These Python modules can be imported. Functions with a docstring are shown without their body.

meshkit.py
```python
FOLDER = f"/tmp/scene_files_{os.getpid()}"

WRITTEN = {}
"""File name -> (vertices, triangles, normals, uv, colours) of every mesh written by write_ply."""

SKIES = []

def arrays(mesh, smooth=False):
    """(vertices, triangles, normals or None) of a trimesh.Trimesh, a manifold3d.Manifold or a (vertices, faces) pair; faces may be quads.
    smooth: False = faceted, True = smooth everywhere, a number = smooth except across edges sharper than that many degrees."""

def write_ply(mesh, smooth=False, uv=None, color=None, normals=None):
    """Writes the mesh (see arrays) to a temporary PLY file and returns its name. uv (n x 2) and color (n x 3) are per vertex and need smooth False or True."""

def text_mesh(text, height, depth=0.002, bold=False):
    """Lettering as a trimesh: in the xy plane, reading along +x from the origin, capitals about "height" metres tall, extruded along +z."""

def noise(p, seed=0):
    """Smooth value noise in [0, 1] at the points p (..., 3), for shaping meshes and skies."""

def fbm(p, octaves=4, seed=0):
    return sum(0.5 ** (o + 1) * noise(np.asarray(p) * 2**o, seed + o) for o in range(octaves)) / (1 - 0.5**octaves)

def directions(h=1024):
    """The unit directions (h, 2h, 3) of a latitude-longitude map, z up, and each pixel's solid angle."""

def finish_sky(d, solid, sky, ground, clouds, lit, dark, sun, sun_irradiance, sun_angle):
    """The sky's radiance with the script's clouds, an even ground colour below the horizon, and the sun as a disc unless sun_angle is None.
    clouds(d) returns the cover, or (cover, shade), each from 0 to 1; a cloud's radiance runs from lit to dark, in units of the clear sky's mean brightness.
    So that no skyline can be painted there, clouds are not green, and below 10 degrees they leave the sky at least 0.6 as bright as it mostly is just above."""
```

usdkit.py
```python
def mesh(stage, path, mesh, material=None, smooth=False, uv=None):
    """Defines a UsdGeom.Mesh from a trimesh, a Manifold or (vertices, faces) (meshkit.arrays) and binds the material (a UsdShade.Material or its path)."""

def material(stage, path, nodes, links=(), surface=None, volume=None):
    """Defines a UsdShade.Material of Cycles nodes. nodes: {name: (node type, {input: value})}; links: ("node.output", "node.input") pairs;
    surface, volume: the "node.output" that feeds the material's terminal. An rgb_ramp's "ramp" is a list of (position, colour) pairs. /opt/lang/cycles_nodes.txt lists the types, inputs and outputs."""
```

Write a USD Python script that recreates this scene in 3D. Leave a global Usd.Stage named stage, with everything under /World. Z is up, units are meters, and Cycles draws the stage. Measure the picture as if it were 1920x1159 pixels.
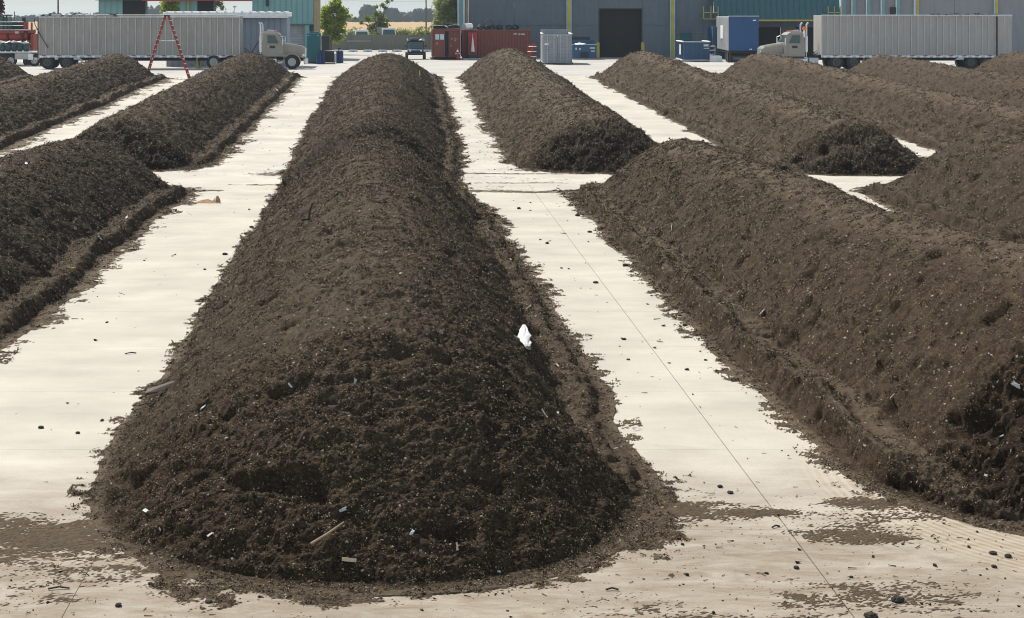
import math, random
import numpy as np, trimesh, usdkit, meshkit
from shapely.geometry import Polygon
from pxr import Usd, UsdGeom, UsdLux, UsdShade, Gf, Sdf, Vt

rng = np.random.default_rng(7)
stage = Usd.Stage.CreateInMemory()
UsdGeom.SetStageUpAxis(stage, 'Z'); UsdGeom.SetStageMetersPerUnit(stage, 1.0)
UsdGeom.Xform.Define(stage, '/World'); UsdGeom.Scope.Define(stage, '/World/Looks')

# ------------------------------------------------------------------ camera, sky, sun, exposure
F, CX, CY, H = 3200.0, 752.0, 28.0, 5.4          # focal length and principal point in pixels of the 1920 px photograph, eye height in metres
cam = UsdGeom.Camera.Define(stage, '/World/camera')
cam.CreateHorizontalApertureAttr(36.0); cam.CreateVerticalApertureAttr(36.0 * 1159 / 1920)
cam.CreateFocalLengthAttr(36.0 * F / 1920)
cam.CreateHorizontalApertureOffsetAttr(36.0 * (960 - CX) / 1920)
cam.CreateVerticalApertureOffsetAttr(-36.0 * (579.5 - CY) / 1920)
cam.CreateClippingRangeAttr(Gf.Vec2f(0.1, 20000))
cam.AddTranslateOp().Set(Gf.Vec3d(0, 0, H)); cam.AddRotateXOp().Set(90.0)
cam.CreateExposureAttr(0.42)

SUN_EL, SUN_AZ = math.radians(48.0), math.radians(-36.0)
sun_dir = np.array([math.sin(SUN_AZ) * math.cos(SUN_EL), math.cos(SUN_AZ) * math.cos(SUN_EL), math.sin(SUN_EL)])
sky_mat = usdkit.material(stage, '/World/Looks/sky', {
    's': ('sky_texture', {'sky_type': 'single_scattering', 'sun_disc': False, 'sun_elevation': SUN_EL, 'sun_rotation': SUN_AZ,
                          'altitude': 60.0, 'air_density': 1.0, 'aerosol_density': 0.6, 'ozone_density': 1.0}),
    'tc': ('texture_coordinate', {}), 'cn': ('noise_texture', {'scale': 2.2, 'detail': 5.0, 'roughness': 0.55}),
    'cover': ('map_range', {'from_min': 0.2, 'from_max': 0.8, 'to_min': 0.45, 'to_max': 0.65}),
    'veil': ('mix_color', {'b': (7.2, 8.7, 9.7), 'use_clamp': False, 'use_clamp_result': False}),
    'b': ('background_shader', {'strength': 0.062})}, [('tc.generated', 'cn.vector'), ('cn.fac', 'cover.value'), ('cover.result', 'veil.fac'), ('s.color', 'veil.a'), ('veil.result', 'b.color')], surface='b.background')
dome = UsdLux.DomeLight.Define(stage, '/World/sky')
UsdShade.MaterialBindingAPI.Apply(dome.GetPrim()).Bind(sky_mat)
sun = UsdLux.DistantLight.Define(stage, '/World/sun')
sun.CreateNormalizeAttr(True); sun.CreateIntensityAttr(1.2); sun.CreateAngleAttr(0.5); sun.CreateColorAttr(Gf.Vec3f(1.0, 0.95, 0.86))
zx = sun_dir; xx = np.cross([0, 0, 1.0], zx); xx /= np.linalg.norm(xx); yx = np.cross(zx, xx)
sun.AddTransformOp().Set(Gf.Matrix4d(*xx, 0, *yx, 0, *zx, 0, 0, 0, 0, 1))

# ------------------------------------------------------------------ ground shape and photo geometry
def zg(Y):
    """Height of the paved ground: level near the viewer, a 2 % rise behind the cross lane, level yard."""
    Y = np.asarray(Y, float)
    return 1.27 * np.interp(Y, [55, 58, 110, 116], [0.0, 0.03, 0.985, 1.0])
def gp(px, py):
    """The point of the ground seen at a pixel of the photograph."""
    a, b = 5.0, 3000.0
    for _ in range(60):
        m = 0.5 * (a + b)
        if CY + F * (H - float(zg(m))) / m > py: a = m
        else: b = m
    return np.array([(px - CX) / F * a, a, float(zg(a))])
def wx(px, Y): return (px - CX) / F * Y
def wz(py, Y): return H - (py - CY) / F * Y
YARD = 1.27

# ------------------------------------------------------------------ helpers: meshes, things, parts
class MB:
    def __init__(s): s.v, s.f, s.n = [], [], 0
    def add(s, v, f, T=None):
        v = np.asarray(v, float); f = np.asarray(f, int)
        if f.shape[1] == 4: f = np.vstack([f[:, [0, 1, 2]], f[:, [0, 2, 3]]])
        if T is not None: v = v @ np.asarray(T)[:3, :3].T + np.asarray(T)[:3, 3]
        s.v.append(v); s.f.append(f + s.n); s.n += len(v); return s
    def tm(s, m, T=None): return s.add(m.vertices, m.faces, T)
    def box(s, x0, x1, y0, y1, z0, z1):
        v = [(x, y, z) for x in (x0, x1) for y in (y0, y1) for z in (z0, z1)]
        f = [(0, 1, 3, 2), (4, 6, 7, 5), (0, 4, 5, 1), (2, 3, 7, 6), (0, 2, 6, 4), (1, 5, 7, 3)]
        return s.add(v, f)
    def bbox(s, x0, x1, y0, y1, z0, z1, b=0.03):
        """A box with chamfered edges."""
        pts = []
        for x, sx in ((x0, 1), (x1, -1)):
            for y, sy in ((y0, 1), (y1, -1)):
                for z, sz in ((z0, 1), (z1, -1)):
                    pts += [(x, y + sy * b, z + sz * b), (x + sx * b, y, z + sz * b), (x + sx * b, y + sy * b, z)]
        h = trimesh.convex.convex_hull(np.array(pts)); return s.tm(h)
    def hull(s, pts): return s.tm(trimesh.convex.convex_hull(np.array(pts, float)))
    def bar(s, a, b, r, n=6, r2=None, caps=True):
        a, b = np.asarray(a, float), np.asarray(b, float); d = b - a; L = np.linalg.norm(d); d /= L
        u = np.cross(d, [0, 0, 1.0] if abs(d[2]) < .9 else [1.0, 0, 0]); u /= np.linalg.norm(u); w = np.cross(d, u)
        t = np.arange(n) * 2 * np.pi / n + np.pi / n; ring = np.cos(t)[:, None] * u + np.sin(t)[:, None] * w
        r2 = r if r2 is None else r2
        v = np.vstack([a + r * ring, b + r2 * ring, [a], [b]])
        f = [(i, (i + 1) % n, n + (i + 1) % n) for i in range(n)] + [(i, n + (i + 1) % n, n + i) for i in range(n)]
        if caps: f += [((i + 1) % n, i, 2 * n) for i in range(n)] + [(n + i, n + (i + 1) % n, 2 * n + 1) for i in range(n)]
        return s.add(v, f)
    def tube(s, pts, r, n=6):
        for a, b in zip(pts[:-1], pts[1:]): s.bar(a, b, r, n)
        return s
    def prism(s, poly, y0, y1):
        """A polygon in the xz plane extruded from y0 to y1."""
        m = trimesh.creation.extrude_polygon(Polygon(poly), 1.0, engine='earcut')
        v = np.array(m.vertices); v = np.stack([v[:, 0], y0 + v[:, 2] * (y1 - y0), v[:, 1]], 1)
        return s.add(v, np.array(m.faces)[:, ::-1] if y1 > y0 else m.faces)
    def ring(s, c, r0, r1, y0, y1, n=24, a0=0, a1=2 * math.pi):
        """An annulus (or arc) in the xz plane about c=(x,z), extruded from y0 to y1."""
        full = abs(a1 - a0 - 2 * math.pi) < 1e-6
        t = np.linspace(a0, a1, n + 1)
        cs, sn = np.cos(t), np.sin(t)
        P = lambda r, y: np.stack([c[0] + r * cs, np.full_like(t, y), c[1] + r * sn], 1)
        k = n + 1; v = np.vstack([P(r0, y0), P(r1, y0), P(r1, y1), P(r0, y1)]); f = []
        for q in range(4):
            a, b = q * k, ((q + 1) % 4) * k
            f += [(a + i, a + i + 1, b + i + 1, b + i) for i in range(n)]
        if not full: f += [(0, k, 2 * k, 3 * k), (n, 3 * k + n, 2 * k + n, k + n)]
        return s.add(v, f)
    def mesh(s): return np.vstack(s.v), np.vstack(s.f)

used = {}
def numbered(path):
    k = used.get(path, -1) + 1; used[path] = k
    return path if k == 0 else f'{path}_{k:03d}'
def tag(p, label=None, cat=None, group=None, kind=None):
    for k, v in (('label', label), ('category', cat), ('group', group), ('kind', kind)):
        if v: p.SetCustomDataByKey(k, v)
    return p
def thing(name, label, cat, loc=(0, 0, 0), rz=0.0, group=None):
    x = UsdGeom.Xform.Define(stage, numbered('/World/' + name))
    x.AddTranslateOp().Set(Gf.Vec3d(*map(float, loc)))
    if rz: x.AddRotateZOp().Set(math.degrees(rz))
    return tag(x.GetPrim(), label, cat, group)
def put(name, mb, m, parent=None, smooth=False, **kw):
    base = str(parent.GetPath()) if parent is not None else '/World'
    g = mb.mesh() if isinstance(mb, MB) else mb
    p = usdkit.mesh(stage, numbered(f'{base}/{name}'), g, m, smooth=smooth).GetPrim()
    return tag(p, **kw)
def struct(name, mb, m, **kw): return put(name, mb, m, None, kind='structure', **kw)

# ------------------------------------------------------------------ materials
def paint(name, col, rough=0.55, metallic=0.0, dirt=0.35, dirtcol=(0.16, 0.12, 0.085), scale=1.5, streak=0.3, bump=0.0, spec=0.4, coat=0.0):
    """Painted or bare surface with grime patches and rain streaks."""
    n = {'g': ('geometry', {}), 'm': ('mapping', {'scale': (2.5, 2.5, 0.25)}),
         'a': ('noise_texture', {'scale': scale, 'detail': 6.0, 'roughness': 0.6}),
         'b': ('noise_texture', {'scale': 2.2, 'detail': 4.0, 'roughness': 0.6}),
         'ra': ('map_range', {'from_min': 0.42, 'from_max': 0.75, 'to_min': 0.0, 'to_max': dirt, 'clamp': True}),
         'rb': ('map_range', {'from_min': 0.45, 'from_max': 0.75, 'to_min': 0.0, 'to_max': streak, 'clamp': True}),
         'x': ('mix_color', {'a': col, 'b': dirtcol}), 'y': ('mix_color', {'b': tuple(0.55 * c for c in col)}),
         'r': ('map_range', {'from_min': 0.3, 'from_max': 0.7, 'to_min': max(0.05, rough - 0.1), 'to_max': min(1, rough + 0.15)}),
         'p': ('principled_bsdf', {'metallic': metallic, 'specular_ior_level': spec, 'coat_weight': coat})}
    l = [('g.position', 'a.vector'), ('g.position', 'm.vector'), ('m.vector', 'b.vector'), ('a.fac', 'ra.value'), ('b.fac', 'rb.value'),
         ('ra.result', 'x.fac'), ('rb.result', 'y.fac'), ('x.result', 'y.a'), ('y.result', 'p.base_color'), ('a.fac', 'r.value'), ('r.result', 'p.roughness')]
    if bump:
        n['n2'] = ('noise_texture', {'scale': 14.0, 'detail': 5.0}); n['bm'] = ('bump', {'strength': bump, 'distance': 0.02})
        l += [('g.position', 'n2.vector'), ('n2.fac', 'bm.height'), ('bm.normal', 'p.normal')]
    return usdkit.material(stage, '/World/Looks/' + name, n, l, surface='p.BSDF')

def compost_material(name, dark, mid, light, bump=1.0, glint=0.5):
    n = {'g': ('geometry', {}),
         'at': ('attribute', {'attribute': 'dark_tint'}), 'dr': ('attribute', {'attribute': 'dry'}),
         'a': ('noise_texture', {'scale': 26.0, 'detail': 6.0, 'roughness': 0.72, 'distortion': 0.6}),
         'b': ('noise_texture', {'scale': 5.5, 'detail': 4.0, 'roughness': 0.7}),
         'fm': ('mapping', {'scale': (20.0, 55.0, 55.0)}), 'fi': ('noise_texture', {'scale': 1.0, 'detail': 3.0, 'roughness': 0.7, 'distortion': 1.2}),
         'ramp': ('rgb_ramp', {'ramp': [(0.0, dark), (0.36, dark), (0.54, mid), (0.68, light), (1.0, tuple(1.3 * c for c in light))]}),
         'addn': ('math', {'math_type': 'multiply_add', 'value2': 0.55, 'value3': 0.0}),
         'addm': ('math', {'math_type': 'multiply_add', 'value2': 0.45}),
         'vb': ('map_range', {'from_min': 0.3, 'from_max': 0.7, 'to_min': 0.55, 'to_max': 1.4}),
         'mulc': ('mix_color', {'blend_type': 'multiply', 'fac': 1.0}),
         'wet': ('mix_color', {'blend_type': 'multiply', 'b': (0.42, 0.42, 0.45)}),  # darkening factor, including the shade painted on row ends
         'dry': ('mix_color', {'b': (0.155, 0.115, 0.077)}),
         'vo': ('voronoi_texture', {'scale': 44.0, 'feature': 'f1', 'randomness': 1.0}),
         'wn': ('white_noise_texture', {'dimensions': '3D'}),
         'sp': ('math', {'math_type': 'greater_than', 'value2': 0.994}),
         'spk': ('mix_color', {'b': (0.40, 0.36, 0.30)}),
         'bm': ('bump', {'strength': bump, 'distance': 0.035}),
         'p': ('principled_bsdf', {'roughness': 0.75, 'specular_ior_level': glint})}
    l = [('g.position', 'a.vector'), ('g.position', 'b.vector'), ('g.position', 'fm.vector'), ('fm.vector', 'fi.vector'),
         ('a.fac', 'addn.value1'), ('fi.fac', 'addm.value1'), ('addn.value', 'addm.value3'), ('addm.value', 'ramp.fac'),
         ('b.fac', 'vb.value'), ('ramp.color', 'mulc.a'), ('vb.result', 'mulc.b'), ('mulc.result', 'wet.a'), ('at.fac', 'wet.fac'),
         ('wet.result', 'dry.a'), ('dr.fac', 'dry.fac'), ('g.position', 'vo.vector'), ('vo.position', 'wn.vector'), ('wn.value', 'sp.value1'),
         ('sp.value', 'spk.fac'), ('dry.result', 'spk.a'), ('spk.result', 'p.base_color'), ('addm.value', 'bm.height'), ('bm.normal', 'p.normal')]
    return usdkit.material(stage, '/World/Looks/' + name, n, l, surface='p.BSDF')

def concrete_material(name, col, dirtcol, dirt_y=None, scale=1.0, tracks=False):
    """Broom-finished concrete, dusty and stained; more soil is trodden in towards the turning area in front of the rows (dirt_y)."""
    n = {'g': ('geometry', {}), 'sx': ('separate_xyz', {}),
         'm': ('mapping', {'scale': (0.5, 1.1, 1.0)}), 'm2': ('mapping', {'scale': (0.9, 2.4, 1.0)}),
         'a': ('noise_texture', {'scale': 0.55 * scale, 'detail': 5.0, 'roughness': 0.55}),
         'b': ('noise_texture', {'scale': 1.0 * scale, 'detail': 6.0, 'roughness': 0.65}),
         'c': ('noise_texture', {'scale': 1.6 * scale, 'detail': 7.0, 'roughness': 0.75, 'distortion': 0.5}),
         'va': ('map_range', {'from_min': 0.3, 'from_max': 0.7, 'to_min': 0.86, 'to_max': 1.1}),
         'vb': ('map_range', {'from_min': 0.3, 'from_max': 0.7, 'to_min': 0.9, 'to_max': 1.07}),
         'mm': ('math', {'math_type': 'multiply'}),
         'base': ('mix_color', {'blend_type': 'multiply', 'fac': 1.0, 'a': col, 'use_clamp': False, 'use_clamp_result': False}),
         'dn': ('map_range', {'from_min': 0.5, 'from_max': 0.78, 'to_min': 0.0, 'to_max': 1.0, 'clamp': True}),
         'd': ('mix_color', {'b': dirtcol}),
         'f': ('noise_texture', {'scale': 38.0, 'detail': 4.0, 'roughness': 0.7}),
         'vf': ('map_range', {'from_min': 0.3, 'from_max': 0.7, 'to_min': 0.9, 'to_max': 1.08}),
         'fin': ('mix_color', {'blend_type': 'multiply', 'fac': 1.0, 'use_clamp': False}),
         'bm': ('bump', {'strength': 0.25, 'distance': 0.01}),
         'p': ('principled_bsdf', {'roughness': 0.85, 'specular_ior_level': 0.25})}
    l = [('g.position', 'a.vector'), ('g.position', 'm.vector'), ('m.vector', 'b.vector'), ('g.position', 'm2.vector'), ('m2.vector', 'c.vector'),
         ('a.fac', 'va.value'), ('b.fac', 'vb.value'), ('va.result', 'mm.value1'), ('vb.result', 'mm.value2'), ('mm.value', 'base.b'),
         ('c.fac', 'dn.value'), ('base.result', 'd.a'), ('g.position', 'sx.vector'),
         ('g.position', 'f.vector'), ('f.fac', 'vf.value'), ('d.result', 'fin.a'), ('vf.result', 'fin.b'), ('f.fac', 'bm.height'), ('bm.normal', 'p.normal')]
    n['dm'] = ('math', {'math_type': 'multiply', 'value2': 0.3})
    l += [('dn.result', 'dm.value1')]
    last = 'dm.value'
    if dirt_y:
        n['dy'] = ('map_range', {'from_min': dirt_y[0], 'from_max': dirt_y[1], 'to_min': 1.0, 'to_max': 0.14, 'clamp': True})
        n['wob'] = ('math', {'math_type': 'multiply_add', 'value2': 5.0}); n['dz'] = ('math', {'math_type': 'multiply'})
        n['soil'] = ('map_range', {'from_min': 0.3, 'from_max': 0.72, 'to_min': 0.36, 'to_max': 1.0, 'clamp': True})
        l = [x for x in l if x[1] != 'dm.value1' and x[0] != 'dn.result']
        del n['dm']
        l += [('a.fac', 'wob.value1'), ('sx.y', 'wob.value3'), ('wob.value', 'dy.value'), ('c.fac', 'soil.value'), ('soil.result', 'dz.value1'), ('dy.result', 'dz.value2')]
        n['dl'] = ('math', {'math_type': 'multiply', 'value2': 0.95}); l += [('dz.value', 'dl.value1')]
        n.pop('dn', None); l = [x for x in l if 'dn.' not in x[1]]
        last = 'dl.value'
    l += [(last, 'd.fac')]
    if tracks:    # curved tyre tracks pressed into the dust where vehicles turn in front of the rows
        n['ds'] = ('vector_math', {'math_type': 'distance', 'vector2': (9.3, 19.6, 0.0)})
        n['w'] = ('wave_texture', {'wave_type': 'bands', 'scale': 1.0, 'distortion': 2.5, 'detail': 3.0})
        n['cx'] = ('combine_xyz', {}); n['wm'] = ('math', {'math_type': 'multiply', 'value2': 3.2})
        n['t0'] = ('map_range', {'range_type': 'smoothstep', 'from_min': 2.4, 'from_max': 3.0}); n['t1'] = ('map_range', {'range_type': 'smoothstep', 'from_min': 4.2, 'from_max': 4.8, 'to_min': 1.0, 'to_max': 0.0})
        n['tm'] = ('math', {'math_type': 'multiply'}); n['tn'] = ('math', {'math_type': 'multiply'}); n['to'] = ('math', {'math_type': 'multiply', 'value2': 0.34})
        n['tk'] = ('mix_color', {'b': (0.56, 0.46, 0.33)})
        l = [x for x in l if x != ('fin.result', 'p.base_color')]
        l += [('g.position', 'ds.vector1'), ('ds.value', 'wm.value1'), ('wm.value', 'cx.x'), ('cx.vector', 'w.vector'), ('ds.value', 't0.value'), ('ds.value', 't1.value'),
              ('t0.result', 'tm.value1'), ('t1.result', 'tm.value2'), ('tm.value', 'tn.value1'), ('w.fac', 'tn.value2'), ('tn.value', 'to.value1'), ('to.value', 'tk.fac'),
              ('fin.result', 'tk.a'), ('tk.result', 'p.base_color')]
    else:
        l += [('fin.result', 'p.base_color')]
    return usdkit.material(stage, '/World/Looks/' + name, n, l, surface='p.BSDF')

def plain(name, col, rough=0.6, spec=0.4, metallic=0.0):
    return usdkit.material(stage, '/World/Looks/' + name, {'g': ('geometry', {}), 'a': ('noise_texture', {'scale': 9.0, 'detail': 4.0}),
        'v': ('map_range', {'from_min': 0.3, 'from_max': 0.7, 'to_min': 0.75, 'to_max': 1.2}), 'x': ('mix_color', {'blend_type': 'multiply', 'fac': 1.0, 'a': col}),
        'p': ('principled_bsdf', {'roughness': rough, 'specular_ior_level': spec, 'metallic': metallic})},
        [('g.position', 'a.vector'), ('a.fac', 'v.value'), ('v.result', 'x.b'), ('x.result', 'p.base_color')], surface='p.BSDF')

def leaf_material(name, c1, c2):
    return usdkit.material(stage, '/World/Looks/' + name, {'g': ('geometry', {}), 'a': ('noise_texture', {'scale': 0.9, 'detail': 3.0}),
        'r': ('geometry', {}), 'x': ('mix_color', {'a': c1, 'b': c2}), 'd': ('principled_bsdf', {'roughness': 0.6, 'specular_ior_level': 0.3}),
        't': ('translucent_bsdf', {}), 'm': ('mix_closure', {'fac': 0.6})},
        [('g.position', 'a.vector'), ('r.random_per_island', 'x.fac'), ('x.result', 'd.base_color'), ('x.result', 't.color'), ('d.BSDF', 'm.closure1'), ('t.BSDF', 'm.closure2')], surface='m.closure')

M = {}
M['compost'] = compost_material('compost', (0.011, 0.0068, 0.0037), (0.069, 0.0445, 0.025), (0.21, 0.145, 0.083), bump=1.4, glint=0.1)
M['concrete'] = concrete_material('concrete', (0.49, 0.45, 0.388), (0.16, 0.107, 0.062), dirt_y=(19.5, 24.0), tracks=True)
M['concrete_far'] = concrete_material('concrete_far', (0.485, 0.448, 0.39), (0.24, 0.24, 0.17))
M['yard'] = concrete_material('yard_concrete', (0.43, 0.405, 0.375), (0.25, 0.22, 0.18), scale=0.4)
M['subgrade'] = plain('subgrade', (0.10, 0.08, 0.06), 0.95, 0.1)
M['field'] = paint('dry_grass', (0.42, 0.285, 0.15), 0.95, dirt=0.5, dirtcol=(0.26, 0.21, 0.09), scale=0.06, streak=0.2, spec=0.1)
M['chip_dark'] = plain('chip_dark', (0.026, 0.0175, 0.011), 0.85, 0.1)
M['chip_brown'] = plain('chip_brown', (0.085, 0.058, 0.036), 0.85, 0.1)
M['chip_tan'] = plain('chip_tan', (0.30, 0.225, 0.15), 0.7, 0.25)
M['chip_pale'] = plain('chip_pale', (0.50, 0.45, 0.38), 0.6)
M['plastic_white'] = plain('plastic_white', (0.54, 0.54, 0.53), 0.6)
M['plastic_blue'] = plain('plastic_blue', (0.52, 0.54, 0.56), 0.5)
M['wood'] = plain('weathered_wood', (0.34, 0.25, 0.16), 0.8)
M['wood_pale'] = plain('pale_wood', (0.6, 0.45, 0.3), 0.75)
M['cardboard'] = plain('cardboard', (0.36, 0.22, 0.12), 0.85)
M['clod'] = plain('clod', (0.030, 0.023, 0.017), 0.9)
M['yellow_scrap'] = plain('yellow_scrap', (0.75, 0.62, 0.05), 0.5)
M['alu'] = paint('trailer_aluminium', (0.31, 0.285, 0.26), 0.6, metallic=0.0, dirt=0.4, dirtcol=(0.22, 0.185, 0.15), scale=0.9, streak=0.45)
M['alu2'] = paint('trailer_aluminium_clean', (0.33, 0.31, 0.295), 0.6, metallic=0.0, dirt=0.3, dirtcol=(0.26, 0.24, 0.2), scale=0.9, streak=0.35)
M['alu_post'] = paint('trailer_post', (0.43, 0.41, 0.39), 0.5, metallic=0.0, dirt=0.3)
M['rail'] = paint('rail_grey', (0.50, 0.52, 0.55), 0.5, dirt=0.3)
M['taupe'] = paint('truck_taupe', (0.27, 0.243, 0.203), 0.4, dirt=0.3, coat=0.3)
M['chrome'] = paint('chrome', (0.72, 0.72, 0.72), 0.25, metallic=0.9, dirt=0.15, streak=0.1)
M['rubber'] = plain('rubber', (0.022, 0.022, 0.023), 0.85)
M['hub'] = paint('hub_grey', (0.45, 0.45, 0.44), 0.45, metallic=0.4, dirt=0.3)
M['hub_dark'] = plain('hub_dark', (0.09, 0.085, 0.08), 0.7)
M['black'] = plain('black_steel', (0.02, 0.021, 0.023), 0.6)
M['dark_interior'] = plain('dark_interior', (0.012, 0.012, 0.012), 0.9)
M['window'] = usdkit.material(stage, '/World/Looks/window_glass', {'p': ('principled_bsdf', {'base_color': (0.03, 0.06, 0.06), 'roughness': 0.06, 'specular_ior_level': 0.7})}, [], surface='p.BSDF')
M['red_rust'] = paint('container_rust_red', (0.155, 0.038, 0.03), 0.6, dirt=0.4, dirtcol=(0.10, 0.045, 0.03))
M['red'] = paint('signal_red', (0.34, 0.025, 0.02), 0.45, dirt=0.2)
M['orange'] = plain('orange_beacon', (0.9, 0.17, 0.02), 0.35)
M['ladder_red'] = plain('ladder_orange_red', (0.34, 0.05, 0.03), 0.6)
M['blue'] = paint('container_blue', (0.013, 0.065, 0.175), 0.55, dirt=0.3, dirtcol=(0.04, 0.06, 0.09))
M['blue_dark'] = paint('bin_blue', (0.022, 0.075, 0.16), 0.55, dirt=0.4, dirtcol=(0.06, 0.07, 0.08))
M['barrel'] = plain('barrel_blue', (0.004, 0.02, 0.09), 0.4)
M['teal'] = paint('teal_cladding', (0.16, 0.305, 0.305), 0.5, dirt=0.2, dirtcol=(0.2, 0.24, 0.22))
M['teal_dark'] = paint('teal_roof', (0.032, 0.10, 0.12), 0.5, dirt=0.25, dirtcol=(0.06, 0.1, 0.1))
M['teal_tank'] = paint('teal_tank', (0.006, 0.09, 0.105), 0.45, dirt=0.25, dirtcol=(0.05, 0.1, 0.1))
M['shed_blue'] = paint('shed_blue_grey', (0.20, 0.235, 0.285), 0.55, dirt=0.3, dirtcol=(0.17, 0.18, 0.2))
M['wall'] = paint('tiltup_grey', (0.125, 0.148, 0.168), 0.85, dirt=0.35, dirtcol=(0.095, 0.105, 0.115), scale=0.5, streak=0.45, spec=0.2)
M['wall_pale'] = paint('tiltup_pale', (0.26, 0.255, 0.265), 0.85, dirt=0.3, dirtcol=(0.19, 0.18, 0.185), scale=0.5, streak=0.3, spec=0.2)
M['yellow'] = paint('yellow_trim', (0.45, 0.36, 0.07), 0.55, dirt=0.35)
M['tan'] = paint('tan_trim', (0.30, 0.225, 0.115), 0.6, dirt=0.3)
M['white'] = paint('white_paint', (0.78, 0.78, 0.77), 0.5, dirt=0.25, dirtcol=(0.45, 0.4, 0.34))
M['pale_blue'] = paint('pale_blue_trim', (0.42, 0.55, 0.62), 0.5, dirt=0.2)
M['grey_box'] = paint('container_grey', (0.275, 0.285, 0.305), 0.55, dirt=0.35, dirtcol=(0.25, 0.23, 0.2))
M['roller'] = paint('roller_door', (0.33, 0.335, 0.34), 0.5, dirt=0.3)
M['screen'] = paint('fence_screen', (0.17, 0.17, 0.145), 0.9, dirt=0.5, dirtcol=(0.2, 0.19, 0.15), scale=0.8, spec=0.1)
M['bark'] = plain('bark', (0.12, 0.095, 0.075), 0.9)
M['pole_wood'] = plain('pole_wood', (0.13, 0.105, 0.085), 0.9)
M['leaf_bright'] = leaf_material('leaf_bright', (0.30, 0.36, 0.05), (0.44, 0.50, 0.10))
M['leaf_green'] = leaf_material('leaf_green', (0.17, 0.22, 0.06), (0.29, 0.34, 0.11))
M['leaf_pale'] = leaf_material('leaf_pale', (0.27, 0.31, 0.13), (0.39, 0.43, 0.21))
M['leaf_far'] = leaf_material('leaf_far', (0.035, 0.05, 0.03), (0.06, 0.08, 0.05))
M['leaf_red'] = leaf_material('leaf_red', (0.09, 0.04, 0.02), (0.11, 0.08, 0.03))
M['machine_red'] = paint('machine_red', (0.30, 0.03, 0.018), 0.5, dirt=0.35, dirtcol=(0.2, 0.1, 0.06))
M['wrap_green'] = plain('wrap_green', (0.03, 0.065, 0.06), 0.5)
M['car_white'] = paint('car_white', (0.78, 0.78, 0.78), 0.3, dirt=0.1, streak=0.05, coat=0.5)
M['utv'] = plain('utility_black', (0.014, 0.015, 0.017), 0.5)
M['bale'] = plain('paper_bale', (0.5, 0.48, 0.45), 0.9)

# ------------------------------------------------------------------ the setting: ground
m = MB(); xs = np.linspace(-90, 110, 3); ys = np.array([-25, 0, 55, 58, 84, 110, 116, 130, 200.0])
def sheet(xs, ys, dz):
    X, Y = np.meshgrid(xs, ys, indexing='ij'); Z = zg(Y) + dz
    i, j = np.meshgrid(np.arange(len(xs) - 1), np.arange(len(ys) - 1), indexing='ij'); a = i * len(ys) + j
    f = np.stack([a, a + len(ys), a + len(ys) + 1, a + 1], -1).reshape(-1, 4)
    return np.stack([X, Y, Z], -1).reshape(-1, 3), np.vstack([f[:, [0, 1, 2]], f[:, [0, 2, 3]]])
struct('ground', sheet(np.linspace(-400, 400, 5), ys, -0.035), M['subgrade'], label='bare soil bed under the concrete slabs')
v, f = sheet(np.linspace(-1600, 1600, 33), np.linspace(196, 2300, 22), -0.06)
struct('field', (v, f), M['field'], label='dry golden grass field behind the yard')
struct('yard', sheet(np.linspace(-170, 190, 4), np.array([116.0, 130, 160, 198]), 0.0), M['yard'], label='pale grey concrete yard in front of the buildings')
pad = tag(UsdGeom.Xform.Define(stage, numbered('/World/concrete_pad')).GetPrim(), label='cream concrete pad of large slabs between the compost rows', kind='structure')
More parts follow.
